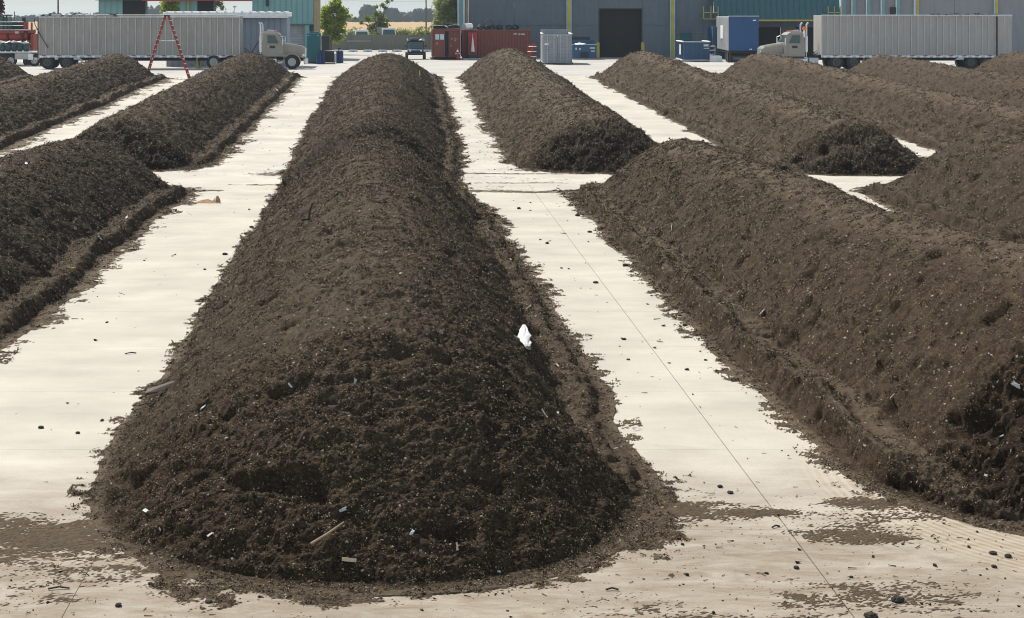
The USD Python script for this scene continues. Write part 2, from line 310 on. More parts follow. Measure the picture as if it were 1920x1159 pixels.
JX, JY = 4.06 + 7.1 * np.arange(-3, 4), 21.2 + 3.3 * np.arange(-4, 11)
for x0, x1 in zip(JX[:-1], JX[1:]):
    for y0, y1 in zip(JY[:-1], JY[1:]):
        if wx(0, y1) - 0.3 > x1 or wx(1920, y1) + 0.3 < x0: continue
        t = 0.0025; ga, gb = [0.007 if abs(q - 4.06) < .01 else 0.0035 for q in (x0, x1)]
        put('slab', MB().box(x0 + ga, x1 - gb, y0 + t, y1 - t, -0.03, 0.0), M['concrete'], pad)
yl = JY[-1]
struct('gutter_slab', sheet(np.array([-90, JX[0], 30, 110]), np.array([yl + 0.01, 54.8, 58.0]), 0.0), M['concrete_far'], label='concrete cross lane between near and far compost rows')
struct('upper_pad', sheet(np.linspace(-90, 110, 3), np.array([58.0, 84, 110, 115.98]), 0.0), M['concrete_far'], label='gently rising cream concrete pad under the far compost rows')

# ------------------------------------------------------------------ the compost rows
def sm(x): x = np.clip(x, 0, 1); return x * x * (3 - 2 * x)
PILES = {}
CLUSTER = []
def chip_cluster(seed, n, rad):
    """A handful of shredded wood chips, straws and crumbs lying together; four meshes by colour."""
    r = np.random.default_rng(seed); out = {k: MB() for k in ('chip_dark', 'chip_brown', 'chip_tan', 'chip_pale')}
    for _ in range(n):
        a = r.uniform(0, 2 * np.pi); d = rad * math.sqrt(r.uniform()); c = np.array([d * math.cos(a), d * math.sin(a), r.uniform(-0.004, 0.014)])
        k = r.choice(['chip_dark', 'chip_brown', 'chip_tan', 'chip_pale'], p=[0.40, 0.46, 0.13, 0.01])
        T = trimesh.transformations.euler_matrix(r.normal(0, 0.33), r.normal(0, 0.33), r.uniform(0, 6.28)); T[:3, 3] = c
        q = r.uniform()
        if q < 0.45 or k == 'chip_pale':
            L, w, h = r.uniform(0.012, 0.045), r.uniform(0.004, 0.012), r.uniform(0.002, 0.006)
            b = MB().box(-L / 2, L / 2, -w / 2, w / 2, -h / 2, h / 2).mesh(); out[k].add(*b, T)
        elif q < 0.7:
            L = r.uniform(0.04, 0.10); rr = r.uniform(0.0012, 0.003); bend = r.normal(0, 0.02)
            b = MB().bar((-L / 2, 0, 0), (0, bend, 0.006), rr, 3, caps=False).bar((0, bend, 0.006), (L / 2, 0, 0), rr, 3, rr * .4, caps=False).mesh(); out[k].add(*b, T)
        else:
            ic = trimesh.creation.icosphere(0, 1.0); vv = np.array(ic.vertices) * r.uniform(0.6, 1.3, (12, 1)) * r.uniform(0.008, 0.024) * np.array([1, .9, .7]); out[k].add(vv, ic.faces, T)
    return out
CLUSTERS = [chip_cluster(100 + s, 30, 0.12) for s in range(10)]

def quats(N, r, tilt=0.15):
    """Rotations that turn z towards the normals N with a random spin."""
    n = len(N); N = N + r.normal(0, tilt, N.shape); N /= np.linalg.norm(N, axis=1, keepdims=True)
    a = r.uniform(0, 2 * np.pi, n); q1 = np.stack([np.cos(a / 2), 0 * a, 0 * a, np.sin(a / 2)], 1)
    q2 = np.stack([1 + N[:, 2], -N[:, 1], N[:, 0], 0 * a], 1); q2 /= np.linalg.norm(q2, axis=1, keepdims=True)
    w1, x1, y1, z1 = q2.T; w2, x2, y2, z2 = q1.T
    return np.stack([w1*w2-x1*x2-y1*y2-z1*z2, w1*x2+x1*w2+y1*z2-z1*y2, w1*y2-x1*z2+y1*w2+z1*x2, w1*z2+x1*y2-y1*x2+z1*w2], 1)

def instancer(name, parent, protos, P, Q, S, idx, **kw):
    base = (str(parent.GetPath()) if parent is not None else '/World') + '/' + name
    pi = UsdGeom.PointInstancer.Define(stage, numbered(base)); path = pi.GetPath(); targets = []
    for k, parts in enumerate(protos):
        x = UsdGeom.Xform.Define(stage, f'{path}/prototypes/chip_{k:03d}')
        for mk, mb in parts.items():
            if mb.n: usdkit.mesh(stage, f'{path}/prototypes/chip_{k:03d}/{mk}', mb.mesh(), M[mk])
        targets.append(x.GetPath())
    pi.CreatePrototypesRel().SetTargets(targets)
    pi.CreateProtoIndicesAttr(Vt.IntArray.FromNumpy(np.asarray(idx, np.int32)))
    pi.CreatePositionsAttr(Vt.Vec3fArray.FromNumpy(P.astype(np.float32)))
    pi.CreateOrientationsAttr(Vt.QuathArray([Gf.Quath(*map(float, q)) for q in Q]))
    pi.CreateScalesAttr(Vt.Vec3fArray.FromNumpy(np.repeat(np.asarray(S)[:, None], 3, 1).astype(np.float32)))
    return tag(pi.GetPrim(), kind='stuff', **kw)

def tab(t): a = np.array(t, float); return lambda Y: np.interp(Y, a[:, 0], a[:, 1])
def compost_row(label, Y0, Y1, cx, wL, wR, h, L0=4.2, L1=3.2, ledge=(0.0, 0.0), spill=(0.35, 0.35), front_spill=0.8, seed=0, k=0.0024, ncol=150, rough0=1.0, wet0=0.0, wets=(), chips=2500, amp=1.0, crest=0.22, damp=0.0):
    fc, fl, fr, fh = (tab(t) if isinstance(t, (list, tuple)) else (lambda c: (lambda Y: np.full_like(np.asarray(Y, float), c)))(t) for t in (cx, wL, wR, h))
    rows = [Y0 - 1.3]
    while rows[-1] < Y1 + 0.8: rows.append(rows[-1] + (k if rows[-1] > Y0 + L0 * .8 else .5 * k) * rows[-1])
    Yr = np.array(rows); R = len(Yr)
    wl, wr = fl(Yr), fr(Yr)
    s = np.concatenate([np.linspace(-1, 0, ncol // 2, endpoint=False), np.linspace(0, 1, ncol - ncol // 2)])
    extra = np.linspace(0, 1, max(10, ncol // 9))[1:]
    sl, sr = 1 + 1.5 * max(spill[0], 0.15) / wl.mean(), 1 + 1.5 * max(spill[1], 0.15) / wr.mean()
    s = np.concatenate([-(1 + (sl - 1) * extra[::-1]), s, 1 + (sr - 1) * extra])
    S, Y = np.meshgrid(s, Yr); C = len(s)
    rnd = np.random.default_rng(seed)
    wav = lambda fq, sd: meshkit.fbm(np.stack([Yr * fq, 0 * Yr + 3.7, 0 * Yr + sd], 1), 3, sd) - 0.5
    wob_c, wob_l, wob_r, wob_h = wav(0.22, seed + 1) * 0.5, wav(0.45, seed + 2) * 0.45, wav(0.45, seed + 3) * 0.45, wav(0.3, seed + 4) * 0.34
    W = np.where(S < 0, (wl + wob_l)[:, None], (wr + wob_r)[:, None])
    X = (fc(Yr) + wob_c * 0.5)[:, None] + S * W
    a = np.abs(S)
    e0, e1 = np.clip((Y0 + L0 - Y) / L0, 0, None), np.clip((Y - (Y1 - L1)) / L1, 0, None); e = np.maximum(e0, e1)
    r = (a ** 2.3 + e ** 2.3) ** (1 / 2.3)
    left = S < 0
    lh = np.where(left, ledge[0], ledge[1]) * (0.75 + 1.1 * wav(0.7, seed + 9))[:, None] * np.clip(1 - e * 1.1, 0, 1)
    rb = 1.0 - 0.19 * sm(lh / 0.2)
    hh = (fh(Yr) * (1 + wob_h * 0.35))[:, None]
    body = hh * (1 - np.clip(r / rb, 0, 1) ** 1.75)
    q = np.clip(1 - r, 0, None) * W
    ridge = lh * sm(q / 0.19) * (1 - 0.3 * sm((q - 0.2) / 0.3)) * (1 - sm((q - 0.7) / 0.5))
    Z = np.maximum(body, ridge) + 0.09 * np.minimum(body, ridge)
    dout = np.clip(r - 1, 0, None) * np.where(e > a, L0, W)
    sw = np.where(left, spill[0], spill[1]); sw = np.where(e0 > 0, np.maximum(sw, front_spill * sm(e0 * 1.3) + sw * (1 - sm(e0 * 1.3))), sw)
    P2 = np.stack([X, Y, 0 * X], -1)
    ragged = meshkit.fbm(P2 * np.array([0.9, 0.9, 1]), 4, seed + 20)
    fine = meshkit.fbm(P2 * np.array([5.0, 7.0, 1]), 3, seed + 21)
    sk = 0.028 * (1 - dout / (sw * (0.05 + 2.2 * ragged ** 1.4))) + 0.065 * (fine - 0.58) + 0.03 * (1 - sm(dout / 0.16))
    sk = sk + rnd.normal(0, .007, sk.shape)
    outside = np.clip(sk, -0.03, 0.03) * np.where(r > 1, 1, 0) + np.where(r > 1, 0, 0.025)
    Z = Z + outside
    inside = sm((1.03 - r) / 0.06)
    # surface relief along the normal of the smooth shape
    P = np.stack([X, Y, Z], -1)
    du, dv = np.gradient(P, axis=1), np.gradient(P, axis=0); N = np.cross(du, dv); N /= np.linalg.norm(N, axis=2, keepdims=True) + 1e-9
    N[N[..., 2] < 0] *= -1
    slope = np.clip(1 - N[..., 2], 0, 0.4) / 0.4
    rough = 1.0 + (rough0 - 1.0) * sm(e0 * 1.4)
    dark_tint = wet0 * sm(e0 * 1.8 - 0.15)  # shade of the viewer-facing row end, put into the colour
    for (yy, ss, ry, rs, am, wm) in wets:       # broken-up places, rougher and darker
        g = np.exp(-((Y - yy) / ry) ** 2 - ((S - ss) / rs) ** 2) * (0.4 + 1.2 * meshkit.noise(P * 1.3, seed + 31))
        rough = rough + am * g; dark_tint = dark_tint + wm * g
    D = 0.15 * (meshkit.fbm(P * 0.9, 2, seed + 5) - 0.5) + 0.115 * (meshkit.fbm(P * 3.1, 2, seed + 6) - 0.5)
    Ps = np.stack([np.abs(S) * W * 0.8, Y * 3.4, 0 * Y + np.sign(S) * 9], -1)
    D += 0.13 * slope * (1 - .7 * sm(e0 * 1.4)) * sm(np.abs(S) / .3) * (meshkit.fbm(Ps, 2, seed + 7) - 0.5) * 1.3
    pit = meshkit.noise(P * np.array([2.2, 3.0, 3.0]), seed + 8); D -= 0.12 * sm((pit - 0.66) / 0.22) * (0.4 + rough * 0.6)
    lump = meshkit.noise(P * np.array([6.0, 7.0, 7.0]), seed + 11); D += 0.032 * sm((lump - 0.55) / 0.35)
    D += 0.075 * (meshkit.fbm(P * 14.0, 2, seed + 12) - 0.5)
    D += rnd.normal(0, 1, D.shape) * (0.004 + 0.00022 * Y)
    D *= amp * np.clip(rough, 0.5, 2.6)
    P = P + N * (D * inside)[..., None] + (1 - inside)[..., None] * np.array([0, 0, 0.006]) * rnd.normal(0, 1, D.shape)[..., None] * (Z > 0.004)[..., None]
    P[..., 2] = np.where(r < 1.06, np.maximum(P[..., 2], 0.006 + 0.02 * fine), P[..., 2])
    P[..., 2] += zg(P[..., 1])
    dry = sm((r - 1.0) / 0.04) * 0.75 * np.where(Z < 0.09, 1, 0.4)
    dry = np.clip(dry + crest * sm((N[..., 2] - 0.82) / 0.14) * (r < 1) * (0.35 + 1.1 * meshkit.fbm(P * 1.7, 3, seed + 40)), 0, 1); dark_tint = dark_tint + damp * (1 - sm((N[..., 2] - .85) / .12))  # flat crests turn paler, steeper flanks darker
    keep = np.ones((R, C), bool)
    i, j = np.meshgrid(np.arange(R - 1), np.arange(C - 1), indexing='ij'); aa = i * C + j
    fcs = np.stack([aa, aa + 1, aa + C + 1, aa + C], -1).reshape(-1, 4)
    zloc = (P[..., 2] - zg(P[..., 1])).reshape(-1)
    fcs = fcs[(zloc[fcs] > -0.022).any(1)]                 # nothing is kept that lies wholly under the slabs
    V = P.reshape(-1, 3); tri = np.vstack([fcs[:, [0, 1, 2]], fcs[:, [0, 2, 3]]])
    used_v = np.unique(tri); remap = np.full(len(V), -1); remap[used_v] = np.arange(len(used_v))
    origin = np.array([float(fc(np.array([Y0]))[0]), Y0, float(zg(Y0))])
    root = thing('compost_row', label, 'compost pile', origin, group='long rows of compost')
    Vl = V[used_v] - origin
    ms = usdkit.mesh(stage, numbered(str(root.GetPath()) + '/heap'), (Vl, remap[tri]), M['compost'], smooth=True)
    for nm, arr in (('dark_tint', dark_tint), ('dry', dry)):
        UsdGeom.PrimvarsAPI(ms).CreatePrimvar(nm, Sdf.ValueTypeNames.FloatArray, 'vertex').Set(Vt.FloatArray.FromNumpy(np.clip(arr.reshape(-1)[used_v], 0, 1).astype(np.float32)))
    ok = np.nonzero(((r.reshape(-1) < 1.02) | ((zloc > .004) & (r.reshape(-1) < 1.3))) & (V[:, 1] > 11.5))[0]
    nn = np.cross(np.gradient(P, axis=1), np.gradient(P, axis=0)); nn /= np.linalg.norm(nn, axis=2, keepdims=True) + 1e-9; nn[nn[..., 2] < 0] *= -1
    if chips:
        pick = rnd.choice(ok, chips, replace=False if chips < len(ok) else True)
        Pc = V[pick] - origin; Sc = np.clip(V[pick, 1] / 44.0, 0.45, 1.1) * rnd.uniform(0.7, 1.3, chips)
        instancer('wood_chips', root, CLUSTERS, Pc, quats(nn.reshape(-1, 3)[pick], rnd, .08), Sc, rnd.integers(0, len(CLUSTERS), chips))
    PILES[label] = (V, nn.reshape(-1, 3), r.reshape(-1))
    return root

N = compost_row
N('long dark compost row running from the foreground to the yard, in the middle', 16.1, 116.5,
  [(16, -0.35), (24, -0.4), (45, -0.6), (57, -0.75), (64, -0.75), (80, -0.8), (116, -0.8)], [(16, 3.0), (30, 2.98), (50, 2.92), (58, 2.95), (70, 3.15), (116, 3.25)],
  [(16, 3.15), (24, 3.12), (40, 2.95), (47, 2.85), (52, 2.55), (57, 2.6), (66, 3.0), (80, 3.15), (116, 3.25)],
  [(16, 1.75), (24, 1.85), (44, 1.82), (49, 1.7), (51.8, 1.56), (55, 1.8), (60, 1.72), (90, 1.6), (116, 1.5)],
  L0=4.4, L1=4.0, ledge=(0.0, 0.19), spill=(0.26, 0.36), front_spill=0.5, damp=.04, crest=.3, seed=11, k=0.0017, ncol=310, amp=.85, rough0=1.3, wet0=0.0,
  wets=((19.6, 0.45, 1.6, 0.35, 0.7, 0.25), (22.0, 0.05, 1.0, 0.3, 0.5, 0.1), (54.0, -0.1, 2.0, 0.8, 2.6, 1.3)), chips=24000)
N('near compost row with a ledge along its foot, at the left picture edge', 24.0, 54.6, -9.6, 3.1, 3.05, 1.78, ledge=(0.3, 0.33), spill=(0.3, 0.42), L1=4.0, damp=.3, crest=.12, seed=23, amp=.8, k=0.002, ncol=210, chips=7000)
N('near compost row with a dark broken front end, right of the jointed lane', 17.2, 54.2, [(17, 8.7), (30, 8.35), (54, 8.3)], [(17, 3.2), (30, 3.15), (54, 3.2)], 3.1, [(17, 2.15), (24, 2.15), (34, 1.9), (44, 1.78), (54, 1.72)],
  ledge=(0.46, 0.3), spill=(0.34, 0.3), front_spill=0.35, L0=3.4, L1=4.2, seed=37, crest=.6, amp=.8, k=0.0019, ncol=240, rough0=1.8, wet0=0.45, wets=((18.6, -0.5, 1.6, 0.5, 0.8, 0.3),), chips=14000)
N('near compost row at the right picture edge beyond the grey brown row', 36.0, 54.6, 17.6, 3.65, 3.3, 1.85, ledge=(0.42, 0.3), L1=4.0, crest=.15, damp=.25, seed=41, k=0.0026, ncol=150, chips=2500)
FAR = dict(amp=1.0, k=0.0023, ncol=150, rough0=1.7, L0=3.2, L1=4.0, front_spill=0.35)
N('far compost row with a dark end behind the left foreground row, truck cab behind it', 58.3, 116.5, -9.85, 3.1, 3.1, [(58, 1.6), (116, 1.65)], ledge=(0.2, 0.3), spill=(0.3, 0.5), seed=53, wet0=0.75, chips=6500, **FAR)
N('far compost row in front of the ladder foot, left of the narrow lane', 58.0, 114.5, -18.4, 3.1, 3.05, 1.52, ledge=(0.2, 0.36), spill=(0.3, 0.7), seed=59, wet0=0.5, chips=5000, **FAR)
N('compost row of which only the far tip shows, at the upper left corner', 70.0, 116.0, -27.3, 3.1, 3.1, 1.6, ledge=(0.2, 0.2), seed=61, chips=1000, **{**FAR, 'ncol': 110})
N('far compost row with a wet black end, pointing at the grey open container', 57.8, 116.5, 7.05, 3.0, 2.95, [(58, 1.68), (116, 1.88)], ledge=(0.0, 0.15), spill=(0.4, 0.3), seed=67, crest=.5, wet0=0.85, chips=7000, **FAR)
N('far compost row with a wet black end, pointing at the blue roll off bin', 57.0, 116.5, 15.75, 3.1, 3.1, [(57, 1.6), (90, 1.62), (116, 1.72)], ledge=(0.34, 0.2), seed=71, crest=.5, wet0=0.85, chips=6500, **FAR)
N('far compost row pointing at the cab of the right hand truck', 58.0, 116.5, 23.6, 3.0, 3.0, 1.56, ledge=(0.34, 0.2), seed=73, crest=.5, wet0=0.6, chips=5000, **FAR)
N('far compost row under the middle of the right hand trailer', 76.0, 116.5, 31.8, 3.0, 3.0, 1.42, ledge=(0.34, 0.2), seed=79, chips=2500, **{**FAR, 'ncol': 110})
N('compost row of which only a flank shows, at the upper right corner', 96.0, 116.5, 40.6, 3.0, 3.0, 1.6, seed=83, chips=1200, **{**FAR, 'ncol': 110})


# ------------------------------------------------------------------ large structures behind the yard
def corr(x0, x1, z0, z1, y, pitch=0.28, depth=0.04, back=0.05):
    """A corrugated steel wall in the xz plane facing -y."""
    n = max(2, int(round((x1 - x0) / pitch))); p = (x1 - x0) / n; xs, ds = [x0], [0.0]
    for i in range(n):
        b = x0 + i * p
        xs += [b + .3 * p, b + .5 * p, b + .8 * p, b + p]; ds += [0.0, depth, depth, 0.0]
    xs, ds = np.array(xs), np.array(ds); k = len(xs); mb = MB()
    v = np.vstack([np.stack([xs, y + ds, np.full(k, z0)], 1), np.stack([xs, y + ds, np.full(k, z1)], 1), np.stack([xs, np.full(k, y + depth + back), np.full(k, z0)], 1), np.stack([xs, np.full(k, y + depth + back), np.full(k, z1)], 1)])
    i = np.arange(k - 1); f = np.vstack([np.stack([i, i + 1, k + i + 1, k + i], 1), np.stack([2*k + i + 1, 2*k + i, 3*k + i, 3*k + i + 1], 1), np.stack([k + i, k + i + 1, 3*k + i + 1, 3*k + i], 1), np.stack([2*k + i, 2*k + i + 1, i + 1, i], 1)])
    return mb.add(v, f)
def corr_side(y0, y1, z0, z1, x, facing=-1, pitch=0.28, depth=0.04):
    """The same wall in the yz plane, facing -x (facing=-1) or +x."""
    v, f = corr(y0, y1, z0, z1, 0.0, pitch, depth).mesh()
    return MB().add(np.stack([x - facing * v[:, 1], v[:, 0], v[:, 2]], 1), f if facing > 0 else f[:, ::-1])
def seam_panels(parent, x0, x1, z0, z1, y, n, mat, name='cladding_panel'):
    """Standing seam sheets, each its own piece."""
    w = (x1 - x0) / n
    for i in range(n):
        a = x0 + i * w
        put(name, MB().box(a + .012, a + w - .012, y, y + .05, z0, z1).box(a - .0, a + .035, y - .045, y - .002, z0, z1), M[mat], parent)

# grey warehouse on the right
YB = 165.0; B = lambda px: wx(px, YB); Zb = lambda py: wz(py, YB) - YARD
wh = thing('warehouse', 'large grey concrete warehouse with yellow pilasters and a dark open doorway', 'building', (B(1220), YB, YARD))
ox = B(1220); L = lambda px: B(px) - ox
TOP = 9.5
d0, d1, dz = L(1123), L(1204), Zb(16)
def wallp(a, b, z0, z1, mat='wall', y=0.0): put('wall_panel', MB().bbox(a + .01, b - .01, y, y + .25, z0 + .004, z1, .02), M[mat], wh)
for a, b in ((L(872), L(965)), (L(965), L(1063)), (L(1063), d0), (d1, L(1262)), (L(1262), L(1338))): wallp(a, b, 0, TOP)
put('wall_panel', MB().bbox(d0 + .01, d1 - .01, 0, .25, dz, TOP, .02), M['wall'], wh)
put('doorway', MB().box(d0 - .02, d1 + .02, .26, .34, 0, dz + .1).box(d0 - .1, d0 + .02, .3, 6, 0, dz).box(d1 - .02, d1 + .1, .3, 6, 0, dz), M['dark_interior'], wh, label='dark open doorway')
put('door_frame', MB().box(d0, d0 + .09, -.02, .3, 0, dz).box(d1 - .09, d1, -.02, .3, 0, dz).box(d0 + .09, d1 - .09, -.02, .3, dz - .09, dz), M['black'], wh)
for px in (1066.5, 1260.5):
    c = L(px)
    q = put('pilaster', MB().bbox(c - .16, c + .16, -.26, -.002, 0, TOP, .015), M['yellow'], wh)
    put('edge_trim', MB().box(c - .24, c - .165, -.22, -.002, 0, TOP).box(c + .165, c + .24, -.22, -.002, 0, TOP), M['pale_blue'], q)
c = L(875)
q = put('pilaster', MB().bbox(c - .1, c + .16, -.26, -.002, 0, TOP, .015), M['tan'], wh)
put('edge_trim', MB().box(c + .165, c + .22, -.24, -.002, 0, TOP), M['white'], q)
put('downspout', MB().bar((L(869.5), -.4, .35), (L(869.5), -.4, TOP), .11, 10).bar((L(869.5), -.4, .35), (L(869.5) + .0, -.75, .1), .11, 10), M['pale_blue'], wh)
put('corner_cladding', MB().bbox(L(859.5), L(867.6), -.35, .3, Zb(56), TOP, .02), M['teal'], wh)
put('side_wall', MB().bbox(L(872) + .02, L(872) + .28, .27, 26, 0, TOP, .02), M['wall'], wh)
put('wall_sign', MB().bbox(L(1276), L(1297), -.08, -.004, Zb(76), Zb(60), .01), M['teal_tank'], wh, label='blank teal panel on the wall')
put('wall_band', MB().box(L(880), d0 - .12, -.035, -.003, Zb(47), Zb(46.2)).box(d1 + .12, L(1256), -.035, -.003, Zb(47), Zb(46.2)), M['wall'], wh)
# loading bays below a teal canopy
cz, yc = Zb(36.5), -1.7
for i in range(22):
    a = L(1334) + i * (L(1568) - L(1334)) / 22; b = a + (L(1568) - L(1334)) / 22
    mb = MB(); mb.add([(a + .01, yc, cz), (b - .01, yc, cz), (b - .01, -.05, TOP - .3), (a + .01, -.05, TOP - .3), (a + .01, yc + .05, cz), (b - .01, yc + .05, cz), (b - .01, 0, TOP - .3), (a + .01, 0, TOP - .3)],
           [(0, 1, 2, 3), (5, 4, 7, 6), (0, 4, 5, 1), (3, 2, 6, 7), (0, 3, 7, 4), (1, 5, 6, 2)])
    mb.add([(a - .02, yc - .05, cz), (a + .04, yc - .05, cz), (a + .04, -.1, TOP - .3), (a - .02, -.1, TOP - .3), (a - .02, yc - .004, cz), (a + .04, yc - .004, cz), (a + .04, -.054, TOP - .3), (a - .02, -.054, TOP - .3)],
           [(0, 1, 2, 3), (0, 3, 7, 4), (1, 5, 6, 2), (0, 4, 5, 1)])
    put('roof_sheet', mb, M['teal_dark'], wh)
put('fascia', MB().bbox(L(1338), L(1568), yc - .12, yc + .12, cz - .17, cz - .01, .015), M['yellow'], wh)
for a, b in ((L(1338), L(1362)), (L(1464), L(1492))): wallp(a, b, 0, cz + .6, 'wall', -.02)
put('loading_bay', MB().box(L(1362), L(1464), .3, .36, 0, cz + .5).box(L(1492), L(1578), .3, .36, 0, cz + .5), M['dark_interior'], wh, label='dark open loading bays under the canopy')
put('bay_lintel', MB().bbox(L(1362), L(1464), -.01, .24, cz - .75, cz + .6, .02).bbox(L(1492), L(1578), -.01, .24, cz - .75, cz + .6, .02), M['wall'], wh)
for a, b in ((1313, 1340), (1544, 1567)):
    mb = MB(); z0, z1 = Zb(35.5), Zb(12); y = yc - .1
    for px in (a, (a + b) / 2, b): mb.bar((L(px), y, z0), (L(px), y, z1), .05, 4)
    for z in (z0, (z0 + z1) / 2): mb.bar((L(a), y, z), (L(b), y, z), .05, 4)
    for px in (a, b): mb.bar((L(px), y, (z0 + z1) / 2), (L(px), -.05, (z0 + z1) / 2), .04, 4).bar((L(px), y, z0), (L(px), -.05, z0), .04, 4)
    put('guard_cage', mb, M['yellow'], wh)
# paler right wing with closely set teal pilasters
ed = [1578, 1597, 1624.5, 1652, 1680, 1714]
for a, b in zip(ed[:-1], ed[1:]): wallp(L(a), L(b), 0, TOP, 'wall_pale')
for px in ed:
    c = L(px) + .15
    q = put('pilaster', MB().bbox(c - .15, c + .2, -.2, -.002, 0, TOP, .015), M['teal'], wh)
    put('edge_trim', MB().box(c - .23, c - .155, -.22, -.002, 0, TOP), M['white'], q)
put('vent', MB().bbox(L(1669), L(1679), -.25, -.004, Zb(26), Zb(13.5), .02), M['black'], wh)
for a, b in ((1722, 1790), (1790, 1863), (1863, 1935), (1935, 2010)): wallp(L(a), L(b), 0, TOP, 'wall_pale')
for px in (1719, 1867):
    c = L(px)
    q = put('pilaster', MB().bbox(c - .13, c + .13, -.3, -.002, 0, TOP, .015), M['yellow'], wh)
    put('edge_trim', MB().box(c - .24, c - .135, -.26, -.002, 0, TOP), M['pale_blue'], q)
put('roof', MB().bbox(L(872), L(2010), .3, 26, TOP - .5, TOP - .2, .02), M['wall_pale'], wh)

# open teal building on the left
YP = 158.0; P_ = lambda px: wx(px, YP); Zp = lambda py: wz(py, YP) - YARD
tb = thing('open_shed_building', 'teal clad building with open bays, red edged roof and a roller door', 'building', (P_(400), YP, YARD)); ox = P_(400); L = lambda px: P_(px) - ox
ez = Zp(1.2)
for a, b, c, n in ((185, 230, 272, 4), (337, 370, 400, 3)):
    seam_panels(tb, L(a), L(b), 0, ez + .3, 0, n, 'teal')
    put('bay_screen', MB().bbox(L(b), L(c), .1, .2, 0, ez + .3, .01), M['dark_interior'], tb)
    put('pier_back', MB().bbox(L(a), L(c), .25, 1.6, 0, ez + .3, .02), M['teal_dark'], tb)
put('gutter_pipe', MB().bar((L(353), -.12, .3), (L(353), -.12, ez), .08, 8), M['yellow'], tb)
zl = Zp(45)
seam_panels(tb, L(473), L(588), zl, ez + 2.2, 0, 11, 'teal')
put('block_wall', MB().bbox(L(473), L(588), .06, 8, zl + .02, ez + 2.2, .02), M['teal'], tb)
put('lower_wall', MB().bbox(L(473), L(539.5), .3, .5, 0, zl, .01).bbox(L(571), L(588), .3, .5, 0, zl, .01), M['teal_dark'], tb)
dr = put('roller_door', MB().box(L(540), L(570.5), .42, .5, 0, zl), M['roller'], tb)
for i in range(14): put('door_slat', MB().bbox(L(540), L(570.5), .36, .415, i * zl / 14 + .01, (i + 1) * zl / 14 - .01, .012), M['roller'], dr)
put('door_jamb', MB().bbox(L(571), L(580), -.02, .3, 0, zl, .02), M['teal'], tb)
put('soffit_trim', MB().bbox(L(473), L(588), -.06, .1, zl - .12, zl + .0, .01), M['teal_dark'], tb)
put('corner_post', MB().bbox(L(588.3), L(594.5), -.05, .4, 0, ez + 2.2, .02), M['tan'], tb)
put('gable_wall', corr_side(.45, 8, 0, ez + 2.2, L(594.5) - .06, 1, .6, .04), M['tan'], tb)
put('roof', MB().bbox(L(180), L(473) - .02, -.6, 9, ez + .02, ez + .5, .04), M['teal_dark'], tb)
put('red_fascia', MB().bbox(L(268), L(473) - .02, -.75, -.602, ez - .03, ez + .16, .01), M['red'], tb)
put('lamp', MB().bbox(L(499), L(504), -.3, -.1, Zp(12), Zp(-2), .03), M['black'], tb)

# blue grey metal shed behind the left trailer
YS = 136.0; S_ = lambda px: wx(px, YS); Zs = lambda py: wz(py, YS) - YARD
sd = thing('metal_shed', 'blue grey ribbed metal shed with a white scalloped roof edge', 'shed', (S_(450), YS, YARD)); ox = S_(450); L = lambda px: S_(px) - ox
seam_panels(sd, L(312), L(538), 0, Zs(32), 0, 20, 'shed_blue')
put('back_wall', MB().bbox(L(312), L(538), .06, 4, 0, Zs(31), .02), M['shed_blue'], sd)
rf = put('roof', MB().bbox(L(306), L(541), -.35, 4.3, Zs(32) + .02, Zs(22.5), .06), M['white'], sd)
for i in range(15):
    a = L(306) + (i + .5) * (L(541) - L(306)) / 15
    put('roof_rib', MB().bar((a, -.42, Zs(23)), (a, 4.3, Zs(23)), .1, 8), M['white'], rf)
put('roof_edge', MB().bar((L(306), -.38, Zs(32)), (L(541), -.38, Zs(32)), .085, 8), M['white'], sd)

# ------------------------------------------------------------------ trucks and trailers
def wheel(parent, x, y, z, r, w, hubm='hub', face=-1):
    """A tyre with rounded shoulders, rim and hub; its axle along y; the outer face at y."""
    y1 = y - face * w; lo, hi = min(y, y1), max(y, y1)
    mb = MB().ring((x, z), r * .55, r, lo + .04, hi - .04, 26).ring((x, z), r * .6, r * .95, lo, hi, 26)
    t = put('wheel', mb, M['rubber'], parent)
    yf = y + face * .015
    put('rim', MB().ring((x, z), r * .36, r * .58, min(yf, yf - face * .12), max(yf, yf - face * .12), 22).ring((x, z), .0, r * .36, min(yf - face * .07, yf - face * .14), max(yf - face * .07, yf - face * .14), 18)
        .ring((x, z), .0, r * .17, min(yf + face * .03, yf - face * .07), max(yf + face * .03, yf - face * .07), 12), M[hubm], t)
    holes = MB()
    for k in range(10):
        a = k * 2 * math.pi / 10; c = np.array([x + r * .46 * math.cos(a), 0, z + r * .46 * math.sin(a)])
        holes.bar(c + [0, yf + face * .004, 0], c + [0, yf - face * .02, 0], r * .05, 8)
    put('rim_hole', holes, M['black'], t)
    return t

